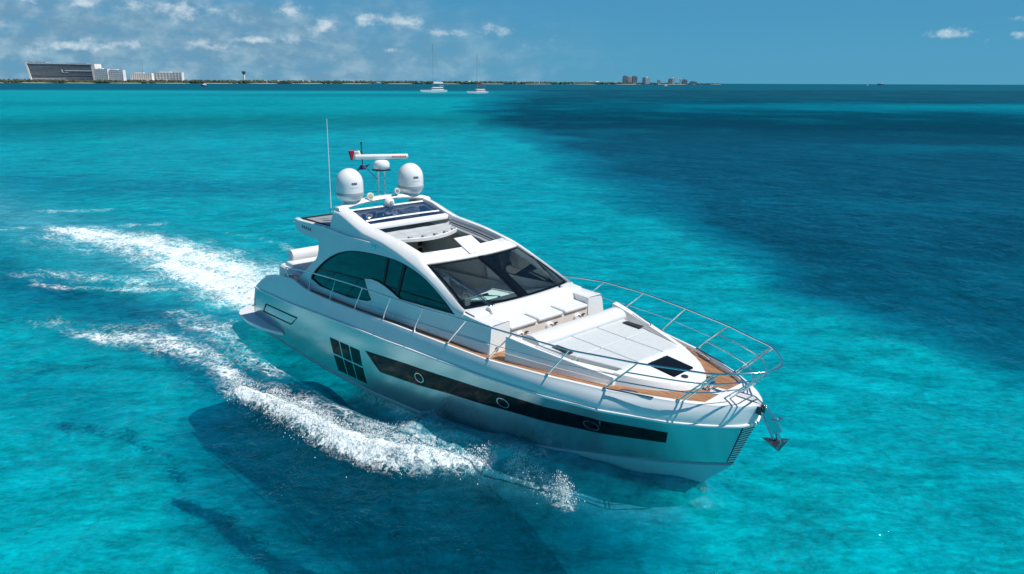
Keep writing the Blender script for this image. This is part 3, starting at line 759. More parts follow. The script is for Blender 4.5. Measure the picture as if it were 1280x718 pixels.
# domes, radar mast, antenna, lamps on the arch
for y in (-1.04, 1.04):
    g = G(); c = (4.38, y, 4.44)
    g.lathe([(.19, -.06), (.20, .03), (.25, .08), (.33, .13), (.365, .20), (.375, .24)], c, 32); d1 = g.obj('radar_dome', M['dome'], YT)
    g = G(); g.lathe([(.375, .24), (.385, .245), (.385, .315), (.378, .32)], c, 32); g.obj('dome_band', M['domeband'], d1)
    g = G(); pr = [(.378, .32), (.38, .45), (.378, .55)]+[(.378*math.cos(a), .55+.42*math.sin(a)) for a in np.linspace(.12, math.pi/2, 10)]
    g.lathe(pr, c, 40); g.obj('dome_cap', M['dome'], d1, ang=60)
    # small marks on the dome, facing forward
    g = G()
    def dm(a, z, wd, hh):
        rr = .381; q = [(4.38+rr*math.cos(a+s_*wd), y+rr*math.sin(a+s_*wd), 4.44+z+e*hh) for s_, e in ((-1, -1), (1, -1), (1, 1), (-1, 1))]
        g.add(q, [(0, 1, 2, 3)])
    ba = -.18
    for k in range(5): dm(ba+(k-2)*.085, .58, .030, .032)
    g.obj('dome_lettering', M['ink'], d1, recalc=False)
    g = G()
    for k in range(9): dm(ba+(k-4)*.075-.0, .47, .03, .006)
    g.obj('dome_small_print', M['domeband'], d1, recalc=False)
g = G()
for (x, y) in ((4.43, -.13), (4.43, .10), (4.25, -.03)):
    g.tube([(x, y, 4.52), (x+.02, y*.9, 5.30)], .022, 8)
g.tube([(4.43, -.12, 5.0), (4.0, -.35, 5.42)], .018, 8)
mast = g.obj('radar_mast', M['chrome'], YT)
g = G(); g.box(4.25, 4.6, -.2, .2, 5.27, 5.31); g.obj('mast_plate', M['dsteel'], mast)
g = G(); rings = []
for z, s_ in ((5.31, .16), (5.33, .21), (5.40, .235), (5.50, .225), (5.56, .17), (5.58, .10)):
    rings.append([(4.43+s_*1.05*math.cos(a)*(1 if math.cos(a) > 0 else .9), s_*math.sin(a), z) for a in np.linspace(0, 2*math.pi, 20, endpoint=False)])
g.loft(rings, closed=True, caps=True); rad = g.obj('radar_pedestal', M['dome'], mast, ang=60)
ba_ = Vector((.47, .88, 0)).normalized(); bp_ = Vector((-ba_.y, ba_.x, 0)); c0 = Vector((4.46, 0, 5.67))
g = G(); rings = []
for s_ in (-.75, -.74, -.72, .72, .74, .75):
    k = {.75: .6, .74: .9, .72: 1}[abs(s_)]
    rings.append([c0+ba_*s_+bp_*(.055*k*math.cos(a))+Vector((0, 0, .07*k*math.sin(a))) for a in np.linspace(0, 2*math.pi, 14, endpoint=False)])
g.loft(rings, closed=True, caps=True); bar = g.obj('radar_scanner', M['dome'], mast, ang=50)
g = G()
for k in range(9):
    a = c0+ba_*(.30+k*.046)-bp_*.056+Vector((0, 0, .0)); lw_, lh = .014, .018
    g.hexa([a-ba_*lw_-Vector((0, 0, lh)), a+ba_*lw_-Vector((0, 0, lh)), a+ba_*lw_+Vector((0, 0, lh)), a-ba_*lw_+Vector((0, 0, lh))], [a-ba_*lw_-bp_*.006-Vector((0, 0, lh)), a+ba_*lw_*.6-bp_*.006-Vector((0, 0, lh)), a+ba_*lw_-bp_*.006+Vector((0, 0, lh)), a-ba_*lw_*.6-bp_*.006+Vector((0, 0, lh))])
g.obj('scanner_lettering', M['redink'], bar)
g = G(); g.tube([(4.0, -.35, 5.36), (3.99, -.36, 6.02)], .016, 8); g.lathe([(.03, 0), (.03, .04), (0, .05)], (3.99, -.36, 6.02), 10); g.obj('flag_staff', M['dsteel'], mast)
# flags are things of their own
def cloth(name, p, du, dv, nu, nv, colf, label):
    root = bpy.data.objects.new(name, None); col.objects.link(root); root.matrix_world = yacht.matrix_world @ Matrix.Translation(p)
    tag(root, label, 'flag')
    for nm, m_, a, b in colf:
        g = G()
        g.loft([[Vector(du)*u+Vector(dv)*v+Vector((.035*math.sin(u*8+v*2), .04*math.cos(u*7+v), .02*math.sin(u*6+v*3))) for v in np.linspace(0, 1, 7)] for u in np.linspace(a, b, 7)])
        o = g.obj(nm, m_, root); sol = o.modifiers.new('thick', 'SOLIDIFY'); sol.thickness = .004
    return root
cloth('courtesy_flag', (3.99, -.37, 5.60), (-.22, -.28, -.04), (0, 0, .24), 8, 6, [('green_band', M['green'], 0, .12), ('white_band', M['whitep'], .12, .58), ('red_band', M['red'], .58, 1)], 'small red and white flag at the radar mast')
cloth('pennant', (3.99, -.30, 5.28), (-.12, -.30, -.06), (.05, .16, .16), 6, 6, [('cloth', M['navy'], 0, .9)], 'small navy pennant hanging below the radar scanner')
def tilt_lamp(x, y, z, r, m_, name, lens):
    g = G(); g.tube([(x-.02, y, z-.12), (x-.02, y, z)], .03, 8); g.lathe([(r*.4, -.10), (r*.85, -.06), (r, .0), (r, .05), (r*.9, .06)], (x, y, z), 20, axis=(1, -.25, .1)); o = g.obj(name, M['whitep'], YT)
    g = G(); g.lathe([(r*.88, .055), (r*.6, .062), (0, .065)], (x, y, z), 20, axis=(1, -.25, .1)); g.obj('lens', lens, o)
tilt_lamp(4.58, -.52, 4.60, .105, M['whitep'], 'searchlight', M['yellow'])
tilt_lamp(4.55, .42, 4.66, .085, M['whitep'], 'horn', M['greyp'])
g = G(); g.lathe([(.13, -.05), (.15, 0), (.14, .07), (.09, .12), (0, .14)], (4.72, .02, 4.38), 20, axis=(1, 0, .15)); bl = g.obj('camera_ball', M['whitep'], YT)
g = G(); g.lathe([(.06, .12), (.05, .15), (0, .155)], (4.72, .02, 4.38), 14, axis=(1, 0, .15)); g.obj('lens', M['domeband'], bl)
g = G(); g.box(4.65, 4.7, -.6, -.38, 4.44, 4.46); g.box(4.55, 4.62, .2, .4, 4.55, 4.575); g.obj('arch_fittings', M['chrome'], arch)
g = G(); g.tube([(4.44, -1.70, 4.28), (4.5, -1.72, 4.9), (4.60, -1.76, 6.78)], .018, 8, r1=.008); an = g.obj('whip_antenna', M['whitep'], YT)
g = G(); g.lathe([(.035, 0), (.035, .08), (.022, .16), (0, .17)], (4.44, -1.70, 4.26), 12); g.obj('antenna_base', M['chrome'], an)
g = G(); g.box(5.62, 5.80, -1.50, -1.42, 4.035, 4.05); g.obj('roof_button', M['dsteel'], YT)

# cockpit aft: sunpad, backrest, well
g = G(); rings = []
for z, e in ((.9, .0), (1.85, .0), (2.02, .03), (2.06, .08)):
    rings.append([(.55+e, -1.35+e, z), (.85, -1.62+e, z), (2.3, -1.75+e, z), (2.9-e, -1.70+e, z), (2.9-e, 1.70-e, z), (2.3, 1.75-e, z), (.85, 1.62-e, z), (.55+e, 1.35-e, z)])
g.loft(rings, closed=True, caps=True); g.obj('garage_top', M['gel'], YT, ang=35)
g = G(); g.hexa([(.95, -1.45, 2.06), (2.8, -1.6, 2.06), (2.8, 1.6, 2.06), (.95, 1.45, 2.06)], [(.98, -1.42, 2.17), (2.78, -1.57, 2.17), (2.78, 1.57, 2.17), (.98, 1.42, 2.17)]); g.obj('aft_sunpad', M['cushion'], YT, bevel=.035)
g = G(); g.loft([[(.92+.17*math.cos(a), y, 2.31+.19*math.sin(a)) for a in np.linspace(0, 2*math.pi, 18, endpoint=False)] for y in (-1.24, -1.2, 0, 1.2, 1.24)], closed=True, caps=True); g.obj('aft_bolster', M['cushion'], YT, bevel=.03, ang=50)
g = G(); g.box(2.0, 2.7, -2.0, -1.72, 1.7, 2.0); g.box(2.0, 2.7, 1.72, 2.0, 1.7, 2.0); g.obj('side_step', M['dsteel'], YT, bevel=.02)
g = G(); g.box(2.9, 4.0, -1.8, 1.8, 1.28, 1.30); g.obj('cockpit_floor', M['teak'], YT)

# interior
g = G(); g.box(3.9, 10.2, -1.80, 1.80, 1.30, 1.34); g.obj('saloon_floor', M['beige'], YT)
for side in (-1, 1):
    g = G(); g.hexa([(3.95, side*1.72, 1.34), (10.1, side*1.72, 1.34), (10.1, side*1.84, 1.34), (3.95, side*1.84, 1.34)], [(3.95, side*1.70, 2.1), (10.1, side*1.70, 2.45), (10.1, side*1.84, 2.45), (3.95, side*1.84, 2.1)]); g.obj('interior_lining', M['beige'], YT)
    g = G(); g.hexa([(4.0, side*1.1, 1.34), (7.3, side*1.1, 1.34), (7.3, side*1.70, 1.34), (4.0, side*1.70, 1.34)], [(4.0, side*1.1, 1.80), (7.3, side*1.1, 1.80), (7.3, side*1.70, 1.80), (4.0, side*1.70, 1.80)]); g.obj('saloon_sofa', M['seat'], YT, bevel=.05)
g = G(); g.box(3.92, 4.0, .9, 1.72, 1.34, 3.5); bk = g.obj('aft_bulkhead', M['beige'], YT)
g = G()
for k in range(3): g.box(4.0, 4.02, 1.53, 1.68, 2.95-k*.2, 3.08-k*.2)
g.obj('switch_panel', M['rubber'], bk)
g = G(); g.box(3.95, 4.55, -1.6, 1.6, 3.60, 3.66); g.box(4.0, 6.0, -1.25, 1.25, 3.62, 3.68); g.obj('headlining', M['beige'], YT)
g = G(); g.loft([[(8.75, y, 1.4), (8.8, y, 2.36), (9.0, y, 2.45), (10.28-.2*(y/1.8)**2, y*1.0, 2.76)] for y in np.linspace(-1.72, 1.72, 9)]); dsh = g.obj('dashboard', M['dash'], YT)
g = G(); g.hexa([(8.85, -.95, 2.42), (9.25, -.95, 2.52), (9.25, -.10, 2.52), (8.85, -.10, 2.42)], [(8.86, -.92, 2.58), (9.2, -.92, 2.72), (9.2, -.14, 2.72), (8.86, -.14, 2.58)]); g.obj('instrument_binnacle', M['dash'], dsh, bevel=.03)
g = G()
for r in (.17,):
    c = Vector((8.72, -.55, 2.48)); pts = [c+Vector((.05*math.sin(a), r*math.cos(a), r*math.sin(a))) for a in np.linspace(0, 2*math.pi, 25)]
    g.tube(pts, .016, 8); g.tube([c, c+Vector((.15, 0, -.05))], .03, 8)
    for a in (.5, 2.6, 4.7): g.tube([c, c+Vector((.05*math.sin(a), r*math.cos(a), r*math.sin(a)))], .012, 6)
g.obj('steering_wheel', M['chrome'], dsh)
for y in (-1.05, -.35):
    g = G(); g.hexa([(7.7, y-.27, 1.95), (8.25, y-.27, 1.95), (8.25, y+.27, 1.95), (7.7, y+.27, 1.95)], [(7.7, y-.26, 2.12), (8.25, y-.26, 2.10), (8.25, y+.26, 2.10), (7.7, y+.26, 2.12)]); st_ = g.obj('helm_seat', M['seat'], YT, bevel=.05)
    g = G(); g.hexa([(7.62, y-.25, 2.08), (7.78, y-.25, 2.08), (7.78, y+.25, 2.08), (7.62, y+.25, 2.08)], [(7.52, y-.21, 2.80), (7.63, y-.21, 2.80), (7.63, y+.21, 2.80), (7.52, y+.21, 2.80)]); g.obj('seat_back', M['seat'], st_, bevel=.04)
    g = G(); g.box(7.8, 8.1, y-.12, y+.12, 1.34, 1.95); g.obj('seat_pedestal', M['dsteel'], st_)
g = G(); g.hexa([(7.6, .35, 1.34), (8.9, .35, 1.34), (8.9, 1.7, 1.34), (7.6, 1.7, 1.34)], [(7.6, .35, 2.30), (8.85, .35, 2.30), (8.85, 1.7, 2.30), (7.6, 1.7, 2.30)]); g.obj('galley_unit', M['seat'], YT, bevel=.03)
g = G(); g.loft([[(x, yw(z)-.11, z) for z in (2.1, 2.5, 3.0, 3.5)] for x in np.linspace(3.98, 6.95, 8)]); o = g.obj('port_side_lining', M['beige'], YT); so_ = o.modifiers.new('t', 'SOLIDIFY'); so_.thickness = .02
for q, (x, y) in enumerate(((5.2, -.2), (5.9, -.35))):
    g = G(); g.hexa([(x-.2, y-.3, 1.34), (x+.2, y-.3, 1.34), (x+.2, y+.3, 1.34), (x-.2, y+.3, 1.34)], [(x-.22, y-.32, 2.0), (x+.2, y-.3, 1.95), (x+.2, y+.3, 1.95), (x-.22, y+.32, 2.0)]); g.obj('saloon_table' if q else 'saloon_stool', M['seat'], YT, bevel=.03)
# things lying on the dashboard
g = G(); g.hexa([(9.55, -1.02, 2.70), (10.05, -.95, 2.83), (10.05, -.42, 2.83), (9.55, -.38, 2.70)], [(9.57, -1.0, 2.77), (10.03, -.93, 2.86), (10.03, -.44, 2.86), (9.57, -.40, 2.77)])
for v in range(len(g.v)):
    x_, y_, z_ = g.v[v]; g.v[v] = (x_-.35, y_+.25, z_-.10)
o = g.obj('folded_towel', M['mint'], None, bevel=.02); o.matrix_world = yacht.matrix_world.copy()
tag(o, 'pale mint folded towel lying on the dark dashboard behind the windscreen', 'towel')

# anchor at the bow (own thing)
anc = bpy.data.objects.new('anchor', None); col.objects.link(anc); anc.matrix_world = yacht.matrix_world @ Matrix.Translation((16.6, 0, 2.0))
tag(anc, 'grey steel plough anchor hanging over the bow roller', 'anchor')
def al(p): return (p[0]-16.6, p[1], p[2]-2.0)
g = G(); A_ = [(16.05, 0, 2.24), (16.40, 0, 2.25), (16.62, 0, 2.12), (16.80, 0, 1.93), (16.93, 0, 1.76)]
rings = []
for i, p in enumerate(A_):
    h = (.05, .065, .08, .09, .10)[i]; d = (Vector(A_[min(i+1, 4)])-Vector(A_[max(i-1, 0)])).normalized(); nn = Vector((-d.z, 0, d.x))
    p = Vector(al(p)); rings.append([p+nn*h+Vector((0, -.02, 0)), p+nn*h+Vector((0, .02, 0)), p-nn*h+Vector((0, .02, 0)), p-nn*h+Vector((0, -.02, 0))])
g.loft(rings, closed=True, caps=True); g.obj('shank', M['chrome'], anc, bevel=.006)
g = G()
tip = Vector(al((16.62, 0, 1.56))); hl = Vector(al((17.02, -.02, 1.62))); bt = Vector(al((16.98, -.0, 1.40)))
for sd in (-1, 1):
    wg = Vector(al((17.05, sd*.26, 1.60))); g.add([tip, hl+Vector((0, 0, .03)), wg, bt], [(0, 1, 2), (0, 2, 3), (1, 3, 2)])
g.obj('fluke', M['dsteel'], anc)
g = G(); g.tube([al((16.93, 0, 1.74)), al((16.98, 0, 1.55))], .045, 8); g.tube([al((16.80, -.06, 1.98)), al((16.95, -.02, 2.02))], .022, 8); g.lathe([(.045, -.02), (.05, .0), (.045, .03), (0, .035)], al((16.95, -.02, 2.04)), 12)
g.tube([al((16.60, -.03, 2.02)), al((16.88, -.03, 1.62))], .02, 8); g.tube([al((17.0, 0, 1.6)), al((17.12, .1, 1.68))], .012, 6)
g.obj('anchor_swivel', M['chrome'], anc)

# ================================================================== THE SEA: one sheet to the horizon
def vnoise(x, y, seed=0):
    xi = np.floor(x).astype(np.int64); yi = np.floor(y).astype(np.int64); fx = x-xi; fy = y-yi
    def h(a, b):
        n = (a*374761393+b*668265263+seed*1442695041) & 0xffffffff
        n = ((n ^ (n >> 13))*1274126177) & 0xffffffff
        return ((n ^ (n >> 16)) & 0xffff)/65535.
    u = fx*fx*(3-2*fx); v = fy*fy*(3-2*fy)
    return (h(xi, yi)*(1-u)+h(xi+1, yi)*u)*(1-v)+(h(xi, yi+1)*(1-u)+h(xi+1, yi+1)*u)*v
def fbm(x, y, o=4, seed=0):
    s = 0; a = .5; t_ = 0
    for i in range(o): s = s+a*vnoise(x*2**i+17.3*i, y*2**i-9.1*i, seed+i); t_ += a; a *= .5
    return s/t_
def axis_pts(lo, hi, step, far_lo, far_hi, gr):
    a = list(np.arange(lo, hi+1e-6, step)); s = step; x = hi
    while x < far_hi: s *= gr; x += s; a.append(x)
    s = step; x = lo; b = []
    while x > far_lo: s *= gr; x -= s; b.append(x)
    return np.array(b[::-1]+a)
gx = axis_pts(-22, 16, .13, -40000, 40000, 1.028)
gy = axis_pts(9, 40, .13, -300, 60000, 1.024)
GX, GY = np.meshgrid(gx, gy)
def stroke(pts, wd, soft=1.0):
    """soft brush along a polyline; wd may vary along it"""
    best = np.zeros_like(GX); pts = [(a*KS, b*KS) for a, b in pts]
    wd = np.interp(np.linspace(0, 1, len(pts)), np.linspace(0, 1, len(wd)), wd) if hasattr(wd, '__len__') else [wd]*len(pts)
    for (a, b, wa, wb) in zip(pts[:-1], pts[1:], wd[:-1], wd[1:]):
        ax, ay = a; bx_, by_ = b; dx, dy = bx_-ax, by_-ay
        u = np.clip(((GX-ax)*dx+(GY-ay)*dy)/(dx*dx+dy*dy), 0, 1)
        d = np.hypot(GX-ax-u*dx, GY-ay-u*dy)/(wa+(wb-wa)*u)
        best = np.maximum(best, np.exp(-d**2*soft))
    return best
KS = .984
def inside(poly):
    r = np.zeros(GX.shape, bool); n = len(poly)
    for i in range(n):
        x0, y0 = poly[i]; x1, y1 = poly[(i+1) % n]
        if y0 == y1: continue
        c = ((y0 > GY) != (y1 > GY)) & (GX < (x1-x0)*(GY-y0)/(y1-y0)+x0); r ^= c
    return r
def sdpoly(poly):
    d = np.full(GX.shape, 1e9); poly = [(a*KS, b*KS) for a, b in poly]
    for (a, b) in zip(poly, poly[1:]+poly[:1]):
        dx, dy = b[0]-a[0], b[1]-a[1]; u = np.clip(((GX-a[0])*dx+(GY-a[1])*dy)/(dx*dx+dy*dy+1e-9), 0, 1)
        d = np.minimum(d, np.hypot(GX-a[0]-u*dx, GY-a[1]-u*dy))
    return np.where(inside(poly), d, -d)
DIST = np.hypot(GX, GY)+1
# distance-scaled warp so the edges of the weed beds stay ragged at every range
lw = fbm(GX/9, GY/14, 5, 3)-.5; lf = fbm(GX/70, GY/200, 4, 9)-.5; lff = fbm(GX/300+5, GY/1500, 4, 19)-.5
nearw = np.clip(1-(DIST-60)/200, 0, 1)
# weed beds / deep water on the right, seen as dark blue
R1 = [(-60, 1000), (-16, 230), (-9, 165), (-3, 108), (4.0, 80), (7.6, 62), (7.9, 47), (9.2, 39), (11.0, 33), (11.6, 27.5), (12.2, 22), (13.2, 19), (15.5, 15.5), (30, 8), (3000, 100), (9000, 3000), (1500, 1300), (100, 1050)]
sd = sdpoly(R1)
wdt = np.clip(DIST*.055, 1.4, 60)
deep = np.clip(.5+.5*(sd-.045*DIST+lw*2.6*np.clip(DIST*.06, 2, 8)+lf*12*np.clip(DIST/150, 0, 4))/wdt, 0, 1)
deep *= np.clip(.62+.75*fbm(GX/16+3, GY/16, 4, 77), .5, 1.1)
# far bands
def band(y0, y1, soft, amt, x0=-1e6, x1=1e6, xs=100):
    yy = GY+lff*.25*GY+(GX*.0)
    b = 1/(1+np.exp(-(yy-y0)/soft))*(1-1/(1+np.exp(-(yy-y1)/soft)))
    bx_ = 1/(1+np.exp(-np.clip((GX-x0)/xs, -50, 50)))*(1-1/(1+np.exp(-np.clip((GX-x1)/xs, -50, 50))))
    return b*bx_*amt
deep = np.maximum(deep, np.clip((DIST-60)/400, 0, .10)*(GX < 200))
deep = np.maximum(deep, band(720, 9e5, 40, .80))
deep = np.maximum(deep, band(430, 560, 30, .75, x0=-150, x1=1e6))
deep = np.maximum(deep, band(240, 300, 15, .35, x0=-1e6, x1=-60))
deep = deep*(1-band(230, 300, 14, .75, x0=70, x1=1e6, xs=30))
deep = deep*(1-band(560, 720, 30, .55, x0=-400, x1=-20, xs=60))
# yacht's shadow painted dark on the bed, its border broken up with weed
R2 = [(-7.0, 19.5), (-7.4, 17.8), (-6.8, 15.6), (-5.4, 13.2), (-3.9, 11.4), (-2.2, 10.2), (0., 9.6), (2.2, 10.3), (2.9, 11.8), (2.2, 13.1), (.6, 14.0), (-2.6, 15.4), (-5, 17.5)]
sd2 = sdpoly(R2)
bed_shade = np.clip(.5+.5*(sd2+lw*3.4-.1)/1.3, 0, 1)*.95
hullsh = stroke([(-6.5, 23.5), (-4.2, 19.9), (-1.8, 17.1), (.3, 15.4)], [1.5, 1.6, 1.4, .9])*.5  # shadow along the hull, painted as darker water
deep = np.maximum(deep, np.maximum(bed_shade, hullsh*.8))  # real weed and painted hull shade share this one mask
deep = np.maximum(deep, stroke([(-21, 29), (-17, 26.5), (-13, 25.5), (-9, 24)], [2.0, 1.8, 1.5, 1.3])*.18*(.6+fbm(GX/2, GY/3, 3, 5)))
deep = np.maximum(deep, stroke([(-20, 22.5), (-15, 19.5), (-11, 17.5)], [1.2, 1.4, 1.6])*.15*(.5+fbm(GX/2, GY/2, 3, 6)))
deep = np.maximum(deep, stroke([(-42, 62), (-30, 58), (-18, 60)], 5)*.25)
deep = np.clip(deep+.16*(fbm(GX/5+9, GY/7, 4, 31)-.5)*np.clip(2-DIST/200, .3, 1), 0, 1)
# foam
foam = np.zeros_like(GX)
def FO(pts, wd, st, soft=1.):
    global foam
    foam = np.maximum(foam, stroke(pts, wd, soft)*st)
FO([(-8.7, 27.2), (-10.5, 29.4), (-12.5, 31.6), (-15.1, 33.9), (-18.2, 36.6), (-22.0, 39.2), (-25.7, 41.2)], [1.4, 2.3, 2.7, 2.6, 2.3, 1.9, 1.3], 1.0)
FO([(-8.3, 26.0), (-10.3, 27.4), (-11.5, 28.8), (-13.1, 30.6), (-15.4, 32.6)], [1.0, 1.5, 1.7, 1.7, 1.4], 1.15)
FO([(-13.2, 33.5), (-17, 36.0), (-24, 39.0)], [2.8, 3.4, 3.2], .60)
FO([(-13.5, 28.3), (-15.8, 28.7), (-17.8, 28.8), (-19.8, 29.3)], [.35, .45, .4, .35], .70)
FO([(-12.5, 29.0), (-15.8, 29.9), (-20.8, 31.0)], [1.2, 1.6, 1.4], .60)
FO([(-14.2, 23.2), (-13.0, 22.9), (-11.6, 22.4), (-10.3, 21.6), (-9.0, 20.7), (-8.0, 19.5), (-7.5, 18.4)], [.6, .9, .95, .9, .8, .7, .5], .84)
FO([(-16.5, 24.6), (-14.5, 23.6), (-12.5, 23.6)], [.8, 1.1, 1.2], .56)
FO([(-12.2, 25.5), (-10.2, 23.6), (-8.6, 21.8), (-7.0, 19.9)], [1.1, 1.2, 1.1, .9], .66)
CREST = [(-7.4, 18.1), (-6.8, 17.8), (-6.1, 17.35), (-5.2, 16.5), (-4.35, 15.75), (-3.7, 15.25), (-3.05, 14.85), (-2.4, 14.5), (-1.8, 14.3), (-1.1, 14.2), (-.45, 14.2)]
FO(CREST, [.28, .42, .52, .55, .55, .58, .62, .6, .5, .36, .2], 1.2, 1.2)
FO([(-6.6, 18.9), (-5.0, 17.5), (-3.6, 16.2), (-2.4, 15.3), (-1.4, 14.8)], [.6, .7, .8, .8, .5], .68)
FO([(-2.2, 15.6), (-1.0, 14.9), (.6, 14.2)], [.7, .6, .4], .50)
FO([(.0, 13.95), (.45, 13.6), (.9, 13.2), (1.15, 12.7)], [.25, .35, .35, .2], .78)
FO([(3.7, 13.7), (3.95, 13.4)], [.25, .15], .62)
FO([(-30.6, 47.1), (-26.8, 47.8)], [.9, .9], .62)
FO([(-26.6, 41.8), (-20.9, 42.3)], [.8, .8], .66)
FO([(-31, 40.3), (-27.6, 40.9)], [.6, .6], .6)
FO([(-16.0, 40.5), (-12, 37.5), (-9.5, 33)], [.5, .6, .4], .48)
FO([(-4.0, 18.6), (-2.9, 17.5), (-1.5, 16.3), (-.2, 15.35), (1.2, 14.5), (2.4, 14.0), (3.4, 13.7)], [.3, .35, .35, .35, .3, .25, .15], .74)
FO([(-3.2, 15.6), (-2.3, 16.0), (-1.6, 16.3)], [.7, .6, .3], .60)
# milky aerated water beside and behind the hull
milk = np.maximum.reduce([stroke([(-8.0, 26.4), (-12, 30), (-20, 37), (-34, 47), (-60, 70)], [1.6, 2.8, 3.0, 3.0, 4.])*.75,
                          stroke([(-4.2, 18.2), (-2.3, 16.4), (-.8, 15.3), (1.0, 14.3), (2.6, 13.6), (3.4, 13.4)], [.7, 1.0, 1.0, .95, .8, .4])*1.0,
                          stroke([(-9, 22.5), (-12, 23.5)], [1.4, 1.4])*.3])
# surface relief
rg_ = np.zeros_like(GX)
dirs = [(.9, .43, 9.0, .05), (.7, .7, 5.2, .032), (1., .1, 3.1, .02), (.5, .86, 2.0, .012), (.85, -.5, 1.5, .008), (.95, .3, 1.05, .006)]
fade = np.clip(1.4-DIST/90, 0, 1)
for i, (dx, dy, lam, am) in enumerate(dirs):
    ph = fbm(GX/(lam*1.7), GY/(lam*1.7), 2, 40+i)*7
    rg_ += am*np.sin(2*math.pi*(GX*dx+GY*dy)/lam+ph)*fade
ZZ = rg_+(fbm(GX/.8, GY/.8, 3, 60)-.5)*.05*fade
cr = stroke(CREST, [.22, .36, .42, .45, .46, .5, .55, .5, .42, .28, .15], 1.3)
cn = fbm(GX*1.9, GY*1.9, 5, 70)
ZZ += cr*(.16+.34*cn)*np.clip((CREST[-1][0]+.6-GX)/2.0, .3, 1)
ZZ += stroke([(-4.5, 17.3), (-3.0, 15.9), (-1.7, 15.0), (.2, 14.3)], [.5, .6, .6, .4])*.12
def hp(x, y): v = RB @ Vector((x-8, y, 0)); return ((v.x-1.331)/KS, (v.y+18.632)/KS)
SIDE = [hp(9.6, -2.5), hp(11, -2.2), hp(12.5, -1.75), hp(13.8, -1.2), hp(14.8, -.65), hp(15.4, -.1)]
ZZ -= stroke([hp(2.5, -2.55), hp(5, -2.6), hp(7, -2.6), hp(8.6, -2.5)], [.35, .45, .5, .35])*.26
ZZ += stroke(SIDE, [.4, .6, .65, .65, .6, .4])*.42*(.7+.6*fbm(GX*1.5, GY*1.5, 3, 91))
wk = np.clip(foam, 0, 1)
ZZ += wk*(fbm(GX*1.2, GY*1.2, 4, 80)-.45)*.28*(cr < .2)
ZZ += stroke([(-8.2, 26.5), (-12.5, 31.0)], [1.2, 1.4])*.18*fbm(GX*1.0, GY, 3, 81)
ZZ -= stroke([(-10.5, 25.6), (-13.5, 27.0), (-17, 27.4)], [.9, 1.0, 1.0])*.12
ny, nx = GX.shape
co = np.stack([GX, GY, ZZ], -1).reshape(-1, 3).astype(np.float32)
idx = np.arange(nx*ny).reshape(ny, nx)
fc = np.stack([idx[:-1, :-1], idx[:-1, 1:], idx[1:, 1:], idx[1:, :-1]], -1).reshape(-1, 4)
me = bpy.data.meshes.new('sea'); me.vertices.add(len(co)); me.vertices.foreach_set('co', co.ravel())
me.loops.add(fc.size); me.loops.foreach_set('vertex_index', fc.ravel().astype(np.int32))
me.polygons.add(len(fc)); me.polygons.foreach_set('loop_start', np.arange(0, fc.size, 4, dtype=np.int32)); me.polygons.foreach_set('loop_total', np.full(len(fc), 4, dtype=np.int32))
me.update(); me.validate(); me.polygons.foreach_set('use_smooth', [True]*len(me.polygons))
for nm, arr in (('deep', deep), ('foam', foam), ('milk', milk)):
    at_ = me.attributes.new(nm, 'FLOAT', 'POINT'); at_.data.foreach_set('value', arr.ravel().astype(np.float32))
sea = bpy.data.objects.new('sea_water', me); col.objects.link(sea)
tag(sea, 'turquoise sea with dark weed beds, painted yacht shade and white wake foam', 'sea', kind='structure')


def attr_(t, n_): a = t.N('ShaderNodeAttribute'); a.attribute_name = n_; return a.outputs['Fac']
STOPS = [(0., (.0, .305, .350)), (.16, (.0, .226, .288)), (.40, (.0, .165, .226)), (.68, (.0, .108, .165)), (1., (.0, .050, .084))]
BODY = (.0, .080, .135); BA = .52
def sea_color(t, P_, A_d, bed):
    na = t.noise(t.mapping(P_, (1, .55, 1)), .22, 5, .6, .6)
    nb = t.noise(t.mapping(P_, (1, .6, 1)), 1.3, 5, .65, .8)
    nf = t.noise(t.mapping(P_, (1, .25, 1)), .02, 6, .62, .3)
    dd = t.m('ADD', A_d, t.m('MULTIPLY', t.m('SUBTRACT', na, .5), .40)); dd = t.m('ADD', dd, t.m('MULTIPLY', t.m('SUBTRACT', nb, .5), .26)); dd = t.m('ADD', dd, t.m('MULTIPLY', t.m('SUBTRACT', nf, .5), .22), clamp=True)
    ramp = t.N('ShaderNodeValToRGB'); t.l.new(dd, ramp.inputs[0]); e = ramp.color_ramp.elements
    k = lambda c: tuple(max(.0, (c[q]-BA*BODY[q])/(1-BA)**2) for q in range(3))+(1,) if bed else c+(1,)
    e[0].position = 0.; e[0].color = k(STOPS[0][1]); e[1].position = 1.; e[1].color = k(STOPS[-1][1])
    for ps, c in STOPS[1:-1]: x = e.new(ps); x.color = k(c)
    base = ramp.outputs[0]
    cn1 = t.noise(t.mapping(P_, (1, .8, 1)), .75, 3, .55, 1.6); cn2 = t.noise(t.mapping(P_, (1, .7, 1), loc=(7, 3, 0)), 1.9, 3, .6, 1.2)
    ca = t.m('ADD', t.mr(t.m('ABSOLUTE', t.m('SUBTRACT', cn1, .5)), .045, .0, 0, .34), t.mr(t.m('ABSOLUTE', t.m('SUBTRACT', cn2, .5)), .05, .0, 0, .26))  # bright caustic threads, focused sunlight painted into the colour
    ca = t.m('MULTIPLY', ca, t.mr(dd, .34, .05)); ca = t.m('MULTIPLY', ca, t.mr(t.noise(P_, .3, 4), .42, .62))
    return t.mix(ca, base, (.03, .62, .64, 1) if bed else (.02, .36, .39, 1)), nb

